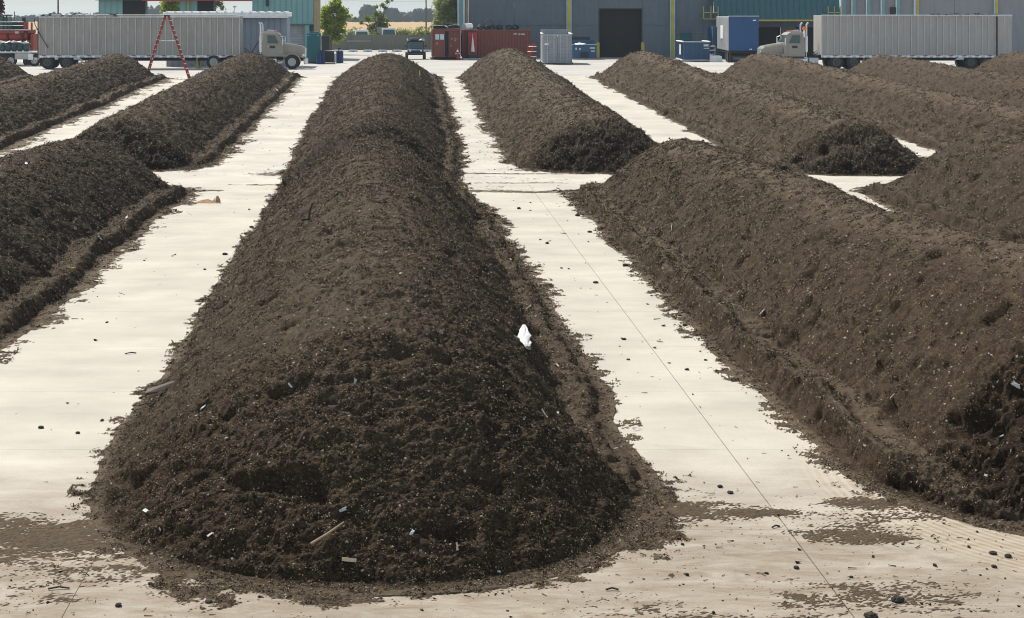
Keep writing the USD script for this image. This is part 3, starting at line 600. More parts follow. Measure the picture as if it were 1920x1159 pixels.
def semi_trailer(label, rear, front, Yn, top, mat, post_mat, wheels, npan, rear_panel=0.0):
    s = 1 if front > rear else -1
    X0 = wx(rear, Yn); Lt = abs(wx(front, Yn) - X0)
    t = thing('semi_trailer', label, 'trailer', (X0, Yn, YARD)); W = 2.55
    def bx(a, b, y0, y1, z0, z1, mb=None, ch=0.0):
        mb = mb or MB(); a, b = sorted((s * a, s * b)); return mb.bbox(a, b, y0, y1, z0, z1, ch) if ch else mb.box(a, b, y0, y1, z0, z1)
    z0, z1 = 1.08, top; start = rear_panel
    pw = (Lt - start) / npan
    r = np.random.default_rng(npan)
    for i in range(npan):
        put('side_panel', bx(start + i * pw + .045, start + (i + 1) * pw - .045, .035 + r.uniform(0, .014), .07, z0, z1 - .12), M[mat], t)
    for i in range(npan + 1):
        c = start + i * pw; c = min(max(c, .05), Lt - .05)
        put('side_post', bx(c - .042, c + .042, -.002, .09, z0, z1 - .12), M[post_mat], t)
    if rear_panel:
        put('rear_corner_post', bx(rear_panel - .18, rear_panel - .05, -.03, .1, z0 - .15, z1 - .12), M['black'], t)
        for a, b in ((.02, .38), (.4, .56), (.6, rear_panel - .2)): put('rear_side_panel', bx(a, b, .01, .07, z0, z1 - .12), M[mat], t)
    put('far_side_wall', bx(.02, Lt - .02, W - .08, W, z0, z1 - .02), M[mat], t)
    put('front_wall', bx(Lt - .08, Lt, .1, W - .09, z0, z1 - .02), M[mat], t)
    rd = put('rear_door', bx(0, .07, .1, W - .09, z0, z1 - .05), M[mat], t)
    put('top_rail', bx(0, Lt, -.03, .1, z1 - .12, z1, None, .02), M['rail'], t)
    put('bottom_rail', bx(0, Lt, -.02, .1, z0 - .2, z0 - .004, None, .015), M['rail'], t)
    k = 0
    for i in range(0, npan - 1, 2):
        c = start + (i + .5) * pw
        put('marker_strip', bx(c, c + .32, -.03, -.021, z0 - .075, z0 - .02), M['red'], t); k += 1
    for i in range(0, npan, 1):
        c = start + (i + .2) * pw
        put('rail_bracket', bx(c, c + .22, -.035, -.021, z0 - .2, z0 - .09), M['white'], t)
    put('floor', bx(.08, Lt - .08, .1, W - .1, z0 - .12, z0), M['black'], t)
    put('frame', bx(.3, Lt - .5, .75, .9, .62, .87, bx(.3, Lt - .5, 1.65, 1.8, .62, .87)), M['black'], t)
    sk = Polygon([(wheels[0] - .95, .72), (wheels[-1] + 1.3, .72), (wheels[-1] + 1.0, .87), (wheels[0] - .95, .87)])
    from shapely.geometry import Point
    for w in wheels: sk = sk.difference(Point(w, .5).buffer(.66, 12))
    gs = [sk] if sk.geom_type == 'Polygon' else list(sk.geoms)
    mb = MB()
    for g in gs: mb.prism([(s * x, z) for x, z in list(g.exterior.coords)[:-1]], -.015, .03)
    put('wheel_skirt', mb, M['rail'], t)
    for w in wheels:
        wheel(t, s * w, .06, .5, .5, .5, 'hub_dark'); wheel(t, s * w, W - .06, .5, .5, .5, 'hub_dark', face=1)
        put('axle', MB().bar((s * w, .5, .5), (s * w, W - .5, .5), .07, 8), M['black'], t)
        put('mud_cover', MB().ring((s * w, .5), .58, .64, .06, .6, 14, .15, math.pi - .15), M['black'], t)
    g = Lt - 3.4
    for yy in (.35, W - .55):
        put('landing_leg', bx(g, g + .14, yy, yy + .14, .12, .9, bx(g - .08, g + .22, yy - .06, yy + .2, .06, .12)), M['yellow'], t)
    put('leg_brace', MB().bar((s * g, .45, .3), (s * (g - 1.3), .6, .85), .035, 5), M['hub'], t)
    put('mud_flap', bx(.1, .13, .1, .62, .25, .8, bx(.1, .13, W - .62, W - .1, .25, .8)), M['black'], t)
    return t, s, Lt, W, bx
tl, s, Lt, W, bx = semi_trailer('dusty aluminium semi trailer behind the red step ladder', 72, 450, 130.0, 4.03, 'alu', 'alu_post', (.66, 2.1), 27)
mb = MB(); r = np.random.default_rng(3)
for i in range(26):
    a = .05 + i * .24; mb.hull(r.normal(0, 1, (9, 3)) * [.18, .12, .085] + [a, .05 + r.uniform(0, .2), 4.05 + r.uniform(0, .06)])
put('tarp_roll', mb, M['wrap_green'], tl)
put('tarp_bar', MB().bar((1.0, -.06, 4.1), (Lt - .3, -.06, 4.12), .045, 6), M['alu_post'], tl)
put('crank_hose', MB().tube([(-.05, -.08, 4.0), (-.28, -.1, 3.85), (-.25, -.1, 3.4), (.1, -.07, 2.7), (.45, -.06, 2.1), (.75, -.05, 1.62)], .03, 6), M['black'], tl)
put('rear_frame', MB().box(-.06, -.004, -.04, .08, .5, 4.03).box(-.06, -.004, W - .08, W, .5, 4.03), M['black'], tl)
tr_, s, Lt, W, bx = semi_trailer('long aluminium semi trailer hitched to the truck with the orange beacon', 1898, 1540, 130.0, 4.14, 'alu2', 'alu_post', (1.95, 3.1), 27, 1.3)
mb = MB(); r = np.random.default_rng(5)
for i in range(22):
    a = -(1.0 + i * .24); mb.hull(r.normal(0, 1, (9, 3)) * [.14, .2, .05] + [a, .3 + r.uniform(0, .3), 4.14 + r.uniform(0, .05)])
put('load_heap', mb, M['clod'], tr_)

def truck(label, bumper, Yn, s, beacon):
    """Day cab tractor; s=+1 when its nose points left in the picture."""
    t = thing('truck_tractor', label, 'truck', (wx(bumper, Yn), Yn, YARD)); W = 2.4
    X = lambda a: s * a
    def bx(a, b, y0, y1, z0, z1, ch=0.0, mb=None):
        mb = mb or MB(); a, b = sorted((X(a), X(b))); return mb.bbox(a, b, y0, y1, z0, z1, ch) if ch else mb.box(a, b, y0, y1, z0, z1)
    pr = lambda poly, y0, y1: MB().prism([(X(a), z) for a, z in poly], y0, y1)
    hood = MB()
    sec = [(.1, .9, 1.62, .55), (.3, .9, 1.74, .45), (.9, .9, 1.86, .38), (1.8, .9, 2.0, .3)]
    for (a0, z0, z1, i0), (a1, _, z2, i1) in zip(sec[:-1], sec[1:]):
        pts = []
        for a, zt, ins in ((a0, z1, i0), (a1, z2, i1)):
            for y in (ins, W - ins): pts += [(X(a), y, z0), (X(a), y, zt - .12)]
            for y in (ins + .12, W - ins - .12): pts.append((X(a), y, zt))
        hood.hull(pts)
    put('bonnet', hood, M['taupe'], t)
    cab = MB()
    for y0, y1, dz in ((.1, W - .1, 0),):
        pts = []
        for a, z in ((1.72, .95), (1.72, 2.0), (2.12, 2.66), (3.3, 2.72), (3.34, .95)):
            pts += [(X(a), y0 + (.06 if z > 2.1 else 0), z), (X(a), y1 - (.06 if z > 2.1 else 0), z)]
        pts += [(X(2.3), y0 + .2, 2.82), (X(2.3), y1 - .2, 2.82), (X(3.22), y0 + .2, 2.86), (X(3.22), y1 - .2, 2.86)]
        cab.hull(pts)
    put('cab', cab, M['taupe'], t)
    put('sun_visor', pr([(1.98, 2.6), (2.2, 2.78), (2.24, 2.74), (2.02, 2.55)], .2, W - .2), M['taupe'], t)
    for y, nm in ((.1, 0), (W - .1, 1)):
        o = -.012 if nm == 0 else .012
        d = put('door', pr([(1.98, 1.0), (1.98, 2.0), (2.3, 2.62), (3.0, 2.64), (3.0, 1.0)], y, y + o), M['taupe'], t)
        put('door_window', pr([(2.1, 1.98), (2.36, 2.56), (2.92, 2.58), (2.92, 1.98)], y + o * 5.5, y + o * 1.1), M['window'], d)
        put('door_handle', bx(2.85, 2.97, min(y + o * 1.2, y + o * 4), max(y + o * 1.2, y + o * 4), 1.72, 1.76), M['chrome'], d)
        put('door_emblem', bx(2.35, 2.75, min(y + o * 1.2, y + o * 2), max(y + o * 1.2, y + o * 2), 1.6, 1.78), M['black'], d)
        yo = 0 if nm == 0 else W
        q = -1 if nm == 0 else 1
        put('fender', MB().ring((X(1.06), .53), .6, .69, min(yo, yo - q * .6), max(yo, yo - q * .6), 18, .1, math.pi - .1), M['taupe'], t)
        put('fender_skirt', pr([(1.55, .55), (1.72, .95), (1.74, 1.2), (1.5, 1.1), (1.62, .8)], min(yo, yo - q * .4), max(yo, yo - q * .4)), M['taupe'], t)
        put('headlight', bx(.1, .3, min(yo - q * .05, yo - q * .35), max(yo - q * .05, yo - q * .35), .95, 1.15, .03), M['chrome'], t)
        wheel(t, X(1.06), yo - q * .02, .53, .53, .3, face=q)
        for a in (5.72, 7.02): wheel(t, X(a), yo - q * .02, .53, .53, .62, 'hub_dark' if beacon else 'hub', face=q)
        put('mirror', MB().bar((X(1.95), yo - q * .02, 2.5), (X(1.75), yo + q * .25, 2.45), .02, 5).bar((X(1.75), yo + q * .25, 2.45), (X(1.75), yo + q * .25, 1.75), .015, 5).bbox(*sorted((X(1.71), X(1.79))), *sorted((yo + q * .15, yo + q * .35)), 1.85, 2.35, .02), M['chrome'], t)
        put('exhaust_stack', MB().bar((X(3.46), yo - q * .22, .95), (X(3.46), yo - q * .22, 1.3), .05, 10).bar((X(3.46), yo - q * .22, 1.3), (X(3.46), yo - q * .22, 2.5), .12, 12).bar((X(3.46), yo - q * .22, 2.5), (X(3.46), yo - q * .22, 3.35), .07, 10).bar((X(3.46), yo - q * .22, 3.35), (X(3.6), yo - q * .22, 3.55), .07, 10), M['chrome'], t)
        put('fuel_tank', MB().bar((X(2.25), yo - q * .4, .6), (X(3.55), yo - q * .4, .6), .31, 16), M['chrome'], t)
        put('step', bx(1.8, 2.2, min(yo - q * .1, yo - q * .5), max(yo - q * .1, yo - q * .5), .45, .52), M['chrome'], t)
    put('windscreen', MB().hull([(X(a), y, z) for a, z in ((1.735, 2.06), (2.08, 2.6), (1.722, 2.06), (2.06, 2.61)) for y in (.22, W - .22)]), M['window'], t)
    put('grille', bx(.05, .12, .62, W - .62, .85, 1.58, .02), M['chrome'], t)
    put('bumper', bx(-.05, .16, .02, W - .02, .38, .78, .05), M['chrome'], t)
    put('signal_lamp', bx(.2, .34, -.02, .04, .86, .98, .01), M['orange'], t)
    put('frame_rail', bx(.3, 7.7, .75, .85, .68, .92, 0, bx(.3, 7.7, 1.55, 1.65, .68, .92)), M['black'], t)
    put('fifth_wheel', bx(5.7, 7.0, .7, 1.7, .95, 1.05, .02), M['black'], t)
    put('battery_box', bx(3.65, 4.35, .05, .6, .42, .85, .03), M['rail'], t)
    put('air_hose', MB().tube([(X(3.4), 1.1, 1.9), (X(3.7), 1.0, 2.1), (X(4.05), 1.05, 1.5), (X(4.35), 1.1, 1.1), (X(4.75), 1.2, 1.35)], .035, 6).tube([(X(3.4), 1.3, 1.8), (X(3.8), 1.3, 1.25), (X(4.3), 1.35, 1.2), (X(4.8), 1.3, 1.6)], .03, 6), M['black'], t)
    lamps = MB()
    for k in range(5): lamps.bbox(*sorted((X(2.36), X(2.48))), .5 + k * .33, .62 + k * .33, 2.84, 2.91, .02)
    put('roof_lamps', lamps, M['orange'], t)
    put('horn', MB().bar((X(2.4), .55, 2.93), (X(2.95), .55, 2.95), .03, 8, .06), M['chrome'], t)
    if beacon:
        p = put('beacon_post', bx(3.22, 3.34, .1, .22, 2.42, 2.98), M['white'], t)
        put('beacon', MB().bar((X(3.28), .16, 2.98), (X(3.28), .16, 3.08), .15, 14).bar((X(3.28), .16, 3.08), (X(3.28), .16, 3.22), .14, 14, .09), M['orange'], p)
    return t
truck('taupe day cab truck with chrome stacks, front wheel showing beyond the compost', 573.5, 129.8, -1, False)
truck('taupe day cab truck with an orange beacon and lit white bonnet', 1428, 130.0, 1, True)

# ------------------------------------------------------------------ bins, containers and yard clutter
def ground_thing(name, label, cat, px, Y, **k): return thing(name, label, cat, (wx(px, Y), Y, YARD), **k)
Yc = 142.0
q = ground_thing('open_container', 'tall grey open top container with ribbed double doors, tilted board at the back', 'container', 1045, Yc, rz=math.radians(-3))
w, D, h = 1.22, 6.0, 2.52
put('side_wall', corr_side(.1, D - .08, .2, h, -w, -1, .5, .03), M['grey_box'], q); put('side_wall', corr_side(.1, D - .08, .2, h, w, 1, .5, .03), M['grey_box'], q)
put('end_wall', MB().bbox(-w, w, D - .08, D, .2, h + .35, .02), M['grey_box'], q)
put('rim', MB().bbox(-w - .05, -w + .08, 0, D, h, h + .09, .02).bbox(w - .08, w + .05, 0, D, h, h + .09, .02), M['white'], q)
for sx in (-1, 1):
    dd = put('door', MB().bbox(*sorted((sx * .015, sx * (w - .02))), 0, .08, .16, h, .015), M['grey_box'], q)
    mb = MB()
    for k in range(8): mb.bbox(*sorted((sx * .05, sx * (w - .08))), -.045, -.002, .3 + k * .28, .38 + k * .28, .015)
    put('door_rib', mb, M['grey_box'], dd)
    for xx in (.28, .8): put('locking_bar', MB().bar((sx * xx, -.075, .2), (sx * xx, -.075, h - .05), .024, 6), M['rail'], dd)
put('label_plate', MB().box(-1.05, -.72, -.05, -.046, 1.62, 1.76), M['white'], q)
put('base_frame', MB().bbox(-w, w, .05, D, .1, .2, .02), M['rail'], q); put('floor', MB().box(-w + .05, w - .05, .1, D - .1, .201, .26), M['grey_box'], q)
for yy in (.9, D - .9):
    for sx in (-1, 1): put('roller', MB().bar((sx * w - .1, yy, .1), (sx * w + .1, yy, .1), .1, 12), M['black'], q)
put('waste_heap', MB().hull(np.random.default_rng(1).normal(0, 1, (24, 3)) * [.5, 1.2, .12] + [0, 2.5, 2.3]), M['bale'], q)

Yk = 157.0
q = ground_thing('shipping_container', 'end on rust red shipping container with two papers on its door', 'container', 837, Yk)
w, D, h = 1.28, 6.05, 2.75
put('side_wall', corr_side(.06, D, .2, h, -w, -1), M['red_rust'], q); put('side_wall', corr_side(.06, D, .2, h, w, 1), M['red_rust'], q)
put('roof', MB().bbox(-w, w, 0, D, h, h + .08, .02), M['red_rust'], q); put('end_wall', MB().box(-w, w, D - .06, D, .2, h), M['red_rust'], q)
put('corner_frame', MB().bbox(-w - .02, -w + .1, -.05, .1, .1, h, .01).bbox(w - .1, w + .02, -.05, .1, .1, h, .01).bbox(-w + .11, w - .11, -.05, .1, h - .12, h - .003, .01), M['red_rust'], q)
d1 = put('door', MB().bbox(-w + .12, -.12, -.02, .04, .22, h - .13, .01), M['red_rust'], q, label='closed door leaf with white papers'); d2 = put('door', MB().bbox(.2, w - .12, -.02, .04, .22, h - .13, .01), M['red_rust'], q)
put('dark_gap', MB().box(-.11, .19, .05, .1, .22, h - .13), M['dark_interior'], q)
for a in (-1.02, -.58): put('paper_notice', MB().box(a, a + .36, -.03, -.022, 1.85, 2.35), M['pale_blue'], d1)
put('notice_small', MB().box(-.93, -.78, -.03, -.022, 1.42, 1.58), M['tan'], d1)
for a in (.3, .62, .95): put('locking_bar', MB().bar((a, -.06, .25), (a, -.06, h - .15), .022, 6), M['red_rust'], d2)
put('pale_marks', MB().box(.42, .56, -.03, -.022, 1.85, 1.98).box(.7, 1.02, -.03, -.022, 1.88, 1.97).box(.7, .9, -.03, -.022, 1.72, 1.8).box(.38, .44, -.03, -.022, 1.2, 1.4), M['tan'], d2)
put('skid', MB().bbox(-w - .15, w, -.12, D, .0, .1, .02), M['black'], q)
q = ground_thing('shipping_container', 'side on rust red shipping container with black hose coils on its roof', 'container', 866, 159.5)
LL = wx(996, 159.5) - wx(866, 159.5); h = 2.62
put('side_wall', corr(.1, LL - .1, .18, h, 0), M['red_rust'], q); put('far_side_wall', MB().box(0, LL, 2.38, 2.44, .18, h), M['red_rust'], q)
put('roof', MB().bbox(0, LL, 0, 2.44, h, h + .1, .02), M['red_rust'], q)
put('corner_post', MB().bbox(0, .1, -.03, .1, 0, h, .01).bbox(LL - .1, LL, -.03, .1, 0, h, .01), M['red_rust'], q); put('end_wall', MB().box(LL - .08, LL - .02, .1, 2.38, .18, h).box(.02, .08, .1, 2.38, .18, h), M['red_rust'], q)
put('stencil_marks', MB().box(LL - 1.65, LL - 1.35, -.004, -.001, 2.3, 2.4).box(LL - 1.2, LL - 1.0, -.004, -.001, 2.28, 2.38).box(LL - .92, LL - .6, -.004, -.001, 2.27, 2.38), M['rail'], q)
put('bottom_rail', MB().bbox(.1, LL - .1, -.02, .1, .04, .18, .01), M['black'], q)
Z2 = YARD + h + .1
r = np.random.default_rng(9)
spots = [(902, .3, .34, 'coil of thick black hose beside the white drum on the red container'), (915, 0.5, .3, 'upright black hose coil left of the tall loop on the red container'), (924, .6, .3, 'low black hose coil under the tall loop on the red container'),
         (938, .4, .33, 'black hose coil in the middle of the red container roof'), (954, .5, .3, 'flattened black hose coil on the red container roof'), (968, .4, .34, 'large black hose coil near the right end of the red container')]
for px, dy, rad, lab in spots:
    rad *= .62; c = thing('hose_coil', lab, 'hose', (wx(px, 160.3), 160.1 + dy, Z2), rz=r.uniform(-.4, .4))
    mb = MB()
    for kk in range(4):
        tt = np.linspace(0, 2 * math.pi, 15); rr = rad * r.uniform(.85, 1.15)
        mb.tube(np.stack([rr * 1.25 * np.cos(tt), np.full(15, kk * .09), rr * .95 + rr * .9 * np.sin(tt) * (.9 + .1 * kk)], 1), .055, 6)
    put('hose', mb, M['black'], c); put('strap', MB().box(-.05, .05, -.08, .35, .0, .2), M['black'], c)
c = thing('hose_loop', 'thin tall black loop sticking up from the hoses on the red container', 'hose', (wx(917, 160.2), 160.3, Z2)); tt = np.linspace(-.4, math.pi + .4, 14)
put('hose', MB().tube(np.stack([.42 * np.cos(tt), 0 * tt, .35 + .62 * np.sin(tt)], 1), .035, 6), M['black'], c)
c = thing('drum', 'white drum lying on the red container next to the downspout', 'drum', (wx(877, 159.8), 159.9, Z2 + .3)); put('shell', MB().bar((-.35, -.2, 0), (.35, .3, .05), .28, 16), M['white'], c); put('rim', MB().bar((-.36, -.207, -.001), (-.31, -.17, .003), .295, 16), M['hub'], c)
c = thing('tarp_bundle', 'pale folded sheets on black tubes on the end on red container', 'tarp', (wx(837, 157.3), 157.4, YARD + 2.84))
put('tubes', MB().bar((-1.2, .1, .13), (-.3, .3, .13), .13, 10).bar((.1, 0, .14), (1.2, .3, .16), .14, 10).bar((-.6, .6, .15), (.3, .5, .15), .15, 10), M['black'], c)
put('sheets', MB().bbox(-1.25, -.3, -.1, .8, .27, .32, .01).hull([(.2, -.1, .3), (1.25, 0, .42), (1.2, .9, .44), (.2, .8, .33), (.2, -.1, .34), (1.25, 0, .46)]).hull([(-.2, -.15, .3), (.25, -.2, .05), (.3, 0, .06), (-.1, .2, .32)]), M['bale'], c)
put('green_sheet', MB().hull([(0, .2, .46), (1.2, .2, .52), (1.2, .9, .54), (0, .9, .5), (.02, .2, .5)]), M['wrap_green'], c)
c = ground_thing('fire_hydrant', 'red standpipe with a white top in front of the red containers', 'hydrant', 858, 156.0)
put('barrel', MB().bar((0, 0, 0), (0, 0, .75), .11, 12).bar((0, 0, .0), (0, 0, .06), .17, 12), M['red'], c); put('bonnet', MB().bar((0, 0, .75), (0, 0, .95), .13, 12, .05).bar((-.2, 0, .6), (.2, 0, .6), .06, 8), M['white'], c); put('valve', MB().bar((0, 0, .95), (0, 0, 1.1), .03, 6).box(-.08, .08, -.02, .02, 1.0, 1.14), M['red'], c)
c = ground_thing('red_panel', 'bright red board with a white cone shape leaning on the long red container', 'sign', 886, 159.2)
put('board', MB().bbox(-.42, .42, .0, .04, .35, 2.5, .01), M['red'], c); put('white_cone', MB().bar((0, -.1, .7), (0, -.1, 2.0), .2, 12, .05).bar((0, -.1, 2.0), (0, -.1, 2.4), .03, 8, .01), M['white'], c); put('foot', MB().bbox(-.4, .4, -.2, .2, 0, .33, .02), M['black'], c)
c = ground_thing('pipe_rack', 'low rack of grey pipes lying in front of the long red container', 'pipes', 886, 155.5)
put('pipe', MB().bar((-.9, 0, .1), (1.0, .1, .1), .06, 8), M['hub'], c); put('pipe', MB().bar((-.8, .3, .12), (1.1, .35, .12), .07, 8), M['black'], c); put('rack', MB().box(-.9, -.8, -.1, .6, 0, .05).box(.8, .9, -.1, .6, 0, .05).box(-.3, .5, .45, .6, .0, .55), M['black'], c)
c = ground_thing('steps', 'red steel steps with three white treads beside the grey container', 'steps', 997, 150.0)
put('stringer', MB().prism([(-.45, 0), (-.35, 0), (.3, 1.5), (.3, 1.62), (.2, 1.62)], 0, .05).prism([(-.45, 0), (-.35, 0), (.3, 1.5), (.3, 1.62), (.2, 1.62)], 1.0, 1.05), M['red'], c)
put('back_plate', MB().box(-.3, .45, 1.06, 1.1, .1, 1.5), M['red_rust'], c)
for k in range(3): put('tread', MB().bbox(-.4 + k * .1, .42, -.05, .9, .42 + k * .45, .48 + k * .45, .01), M['white'], c)
# blue front load bin
c = ground_thing('waste_bin', 'low dark blue waste bin with a raised back lid, left of the doorway', 'bin', 1096, 157.5)
w, D, h = 1.12, 1.6, 1.35
mb = MB(); mb.prism([(-w, .12), (w, .12), (w, h), (-w, h)], 0, .05).box(-w, -w + .05, .05, D, .12, h).box(w - .05, w, .05, D, .12, h).box(-w, w, D - .05, D, .12, h + .45)
put('body', mb, M['blue_dark'], c); put('lid', MB().bbox(-w, w * .6, D - .02, D + .06, h, h + .75, .01), M['black'], c)
put('fork_pocket', MB().bbox(-.35, .35, -.06, -.004, .25, .7, .01), M['black'], c); put('pale_mark', MB().box(.5, .95, -.008, -.002, 1.0, 1.14).box(-.85, -.7, -.008, -.002, .9, 1.1).box(-.5, -.35, -.008, -.002, .88, 1.06).box(.6, .95, -.008, -.002, .72, .84), M['rail'], c)
put('rubbish', MB().hull(np.random.default_rng(2).normal(0, 1, (16, 3)) * [.3, .25, .1] + [-.1, .5, h]), M['white'], c); put('rim', MB().bbox(-w - .03, w + .03, -.03, .06, h, h + .06, .01), M['rail'], c)
for px, lab, hh in ((1121, 'yellow bollard at the left jamb of the dark doorway', 1.45), (1205, 'yellow bollard at the right jamb of the dark doorway', 1.45)):
    c = ground_thing('bollard', lab, 'bollard', px, 162.5); put('post', MB().bar((0, 0, 0), (0, 0, hh), .17, 14).bar((0, 0, hh), (0, 0, hh + .1), .17, 14, .06), M['yellow'], c); put('base', MB().bar((0, 0, 0), (0, 0, .04), .26, 14), M['black'], c)
# blue roll off bin
c = ground_thing('roll_off_bin', 'blue open roll off bin with a white rim, beside the yellow pilaster', 'bin', 1306, 150.5, rz=math.radians(-4))
w, D, h = 1.16, 6.0, 1.72
put('front_wall', MB().bbox(-w, w, 0, .07, .2, h, .01), M['blue_dark'], c); put('back_wall', MB().bbox(-w, w, D - .07, D, .2, h, .01), M['blue_dark'], c)
put('side_wall', MB().bbox(-w, -w + .06, .08, D - .08, .2, h, .01), M['blue_dark'], c); put('side_wall', MB().bbox(w - .06, w, .08, D - .08, .2, h, .01), M['blue_dark'], c)
for k in range(7): put('rib', MB().bbox(-w + .1 + k * .33, -w + .2 + k * .33, -.06, -.002, .22, h - .02, .015), M['blue_dark'], c)
for k in range(8): put('side_rib', MB().bbox(-w - .08, -w - .002, .3 + k * .75, .4 + k * .75, .22, h - .02, .015), M['blue_dark'], c)
put('rim', MB().bbox(-w - .1, -w + .08, -.07, D, h, h + .1, .02).bbox(w - .08, w + .06, -.07, D, h, h + .1, .02).bbox(-w + .08, w - .08, -.09, .06, h, h + .05, .02), M['white'], c)
put('bottom_rail', MB().bbox(-w - .12, -w, 0, D, .08, .2, .02).bbox(-w, w, .05, D, .05, .2, .02), M['rail'], c)
put('pale_mark', MB().box(w - .55, w - .12, -.07, -.062, 1.35, 1.55).box(w - .55, w - .05, -.07, -.062, 1.15, 1.22), M['rail'], c); put('side_plate', MB().box(-w - .1, -w - .085, 1.4, 2.6, .6, 1.5), M['white'], c)
put('debris', MB().hull(np.random.default_rng(4).normal(0, 1, (20, 3)) * [.45, 1.4, .1] + [0, 2.8, 1.55]), M['bark'], c)
put('net_bar', MB().tube([(-w, D, h), (-w, D - .3, h + .75), (w, D - .3, h + .75), (w, D, h)], .03, 6), M['black'], c)
# blue trailer end
c = ground_thing('blue_trailer', 'tall blue box trailer seen end on, parked under the canopy edge', 'trailer', 1394.5, 147.5, rz=math.radians(-5.5))
w, D, z0, z1 = 1.27, 12.0, 1.02, 3.98
put('end_wall', MB().bbox(-w, w, 0, .08, z0, z1, .02), M['blue'], c); put('roof', MB().bbox(-w, w, .08, D, z1 - .08, z1, .02), M['rail'], c); put('far_end_wall', MB().box(-w, w, D - .08, D, z0, z1), M['blue'], c)
for k in range(12): put('side_panel', MB().bbox(-w, -w + .06, .1 + k * .98, 1.06 + k * .98, z0, z1 - .09, .01), M['rail'], c)
for k in range(13): put('side_post', MB().bbox(-w - .05, -w - .002, .06 + k * .98, .14 + k * .98, z0, z1 - .09, .01), M['alu_post'], c)
put('right_side_wall', MB().box(w - .06, w, .08, D, z0, z1 - .09), M['blue'], c); put('top_rail', MB().bbox(-w - .04, w + .04, -.03, .06, z1, z1 + .07, .01), M['alu_post'], c)
put('white_plate', MB().box(-w - .06, -w - .052, 5.0, 7.5, 2.0, 3.2), M['white'], c); put('pale_mark', MB().box(.78, 1.05, -.006, -.001, 3.62, 3.7).box(.5, .58, -.006, -.001, 1.1, 1.2).box(.62, .7, -.006, -.001, 1.1, 1.2), M['white'], c)
put('floor_frame', MB().bbox(-w + .1, w - .1, .2, D, .8, z0 - .004, .02), M['black'], c)
for y in (1.6, 2.9):
    for sx in (-1, 1):
        put('wheel', MB().bar((sx * (w - .45), y, .5), (sx * (w - .02), y, .5), .5, 20), M['rubber'], c)
put('landing_leg', MB().box(-w + .1, -w + .25, .3, .45, .05, .9).box(-w - .05, -w + .4, .2, .55, 0, .05).box(-w - .3, -w + .5, -.1, .0, .9, .96), M['black'], c); put('underride_bar', MB().bbox(-w + .1, w - .1, .05, .15, .45, .6, .02), M['black'], c)
c = ground_thing('blue_container', 'dark blue container standing in the shade behind the blue trailer', 'container', 1345, 159.0); put('wall', corr(-.35, 1.4, .1, 3.0, 0, .35, .04), M['blue_dark'], c); put('box', MB().bbox(-.35, 1.4, .1, 3, .1, 3.0, .02), M['blue_dark'], c); put('corner_post', MB().bbox(-.42, -.35, -.03, .1, .0, 3.02, .01), M['blue_dark'], c)
c = ground_thing('railing', 'cream railing between the blue bin and the blue trailer', 'railing', 1334, 152.0)
for k in range(3): put('rail', MB().bar((-.3, 0, .62 + k * .36), (.32, 0, .62 + k * .36), .035, 6), M['white'], c)
for x in (-.3, .32): put('post', MB().bar((x, 0, 0), (x, 0, 1.36), .035, 6), M['yellow'], c)
c = ground_thing('concrete_block', 'long pale concrete kerb block beside the blue bin', 'block', 1342, 150.0); put('block', MB().hull([(-.5, 0, 0), (.6, 0, 0), (.55, .1, .5), (-.45, .1, .55), (-.5, 6, 0), (.6, 6, 0), (.55, 5.9, .5), (-.45, 5.9, .55)]), M['white'], c); put('lifting_eye', MB().tube([(0, 1, .52), (0, 1, .62), (0, 1.2, .62), (0, 1.2, .52)], .02, 5), M['black'], c)

# teal tank, barrels and boxes by the left building
c = ground_thing('tank', 'big teal square tank in front of the roller door', 'tank', 588, 144.5)
put('shell', MB().bbox(-.57, .57, 0, 1.5, .1, 2.6, .05), M['teal_tank'], c); put('base', MB().bbox(-.6, .6, -.02, 1.52, 0, .095, .01), M['black'], c); put('lid', MB().bbox(-.4, .4, .4, 1.1, 2.6, 2.68, .02), M['teal_tank'], c); put('label_mark', MB().box(-.5, -.34, -.006, -.001, 2.36, 2.4).box(.32, .42, -.006, -.001, 2.36, 2.42), M['rail'], c)
c = ground_thing('dark_tank', 'dark upright tank behind the teal tank and the black crate', 'tank', 610, 150.5); put('shell', MB().bbox(-.36, .36, 0, 1, .1, 2.35, .06), M['black'], c); put('base', MB().bbox(-.4, .4, -.02, 1.02, 0, .095, .01), M['black'], c); put('cap', MB().bar((0, .5, 2.35), (0, .5, 2.42), .2, 14), M['black'], c)
def barrel(label, px, Y, rad, hh):
    c = ground_thing('barrel', label, 'barrel', px, Y)
    mb = MB().bar((0, 0, 0), (0, 0, hh), rad, 20)
    put('shell', mb, M['barrel'], c)
    for z in (.02, .33 * hh, .66 * hh, hh - .05): put('hoop', MB().bar((0, 0, z), (0, 0, z + .035), rad * 1.03, 20), M['barrel'], c)
    put('bung', MB().bar((rad * .5, 0, hh), (rad * .5, 0, hh + .05), .04, 8), M['black'], c)
    return c
barrel('bright blue barrel in front of the teal tank corner', 597, 143.0, .2, .8); barrel('blue barrel with a pale label beside the black crate', 604, 144.0, .24, 1.15)
c = barrel('tall blue barrel standing alone at the right of the group', 637, 146.5, .31, 1.02); put('pump', MB().bar((-.08, 0, 1.02), (-.08, 0, 1.25), .04, 6).bbox(-.16, .06, -.06, .06, 1.2, 1.3, .02), M['black'], c)
c = ground_thing('crate', 'black plastic crate between the two blue barrels', 'crate', 616.5, 144.6)
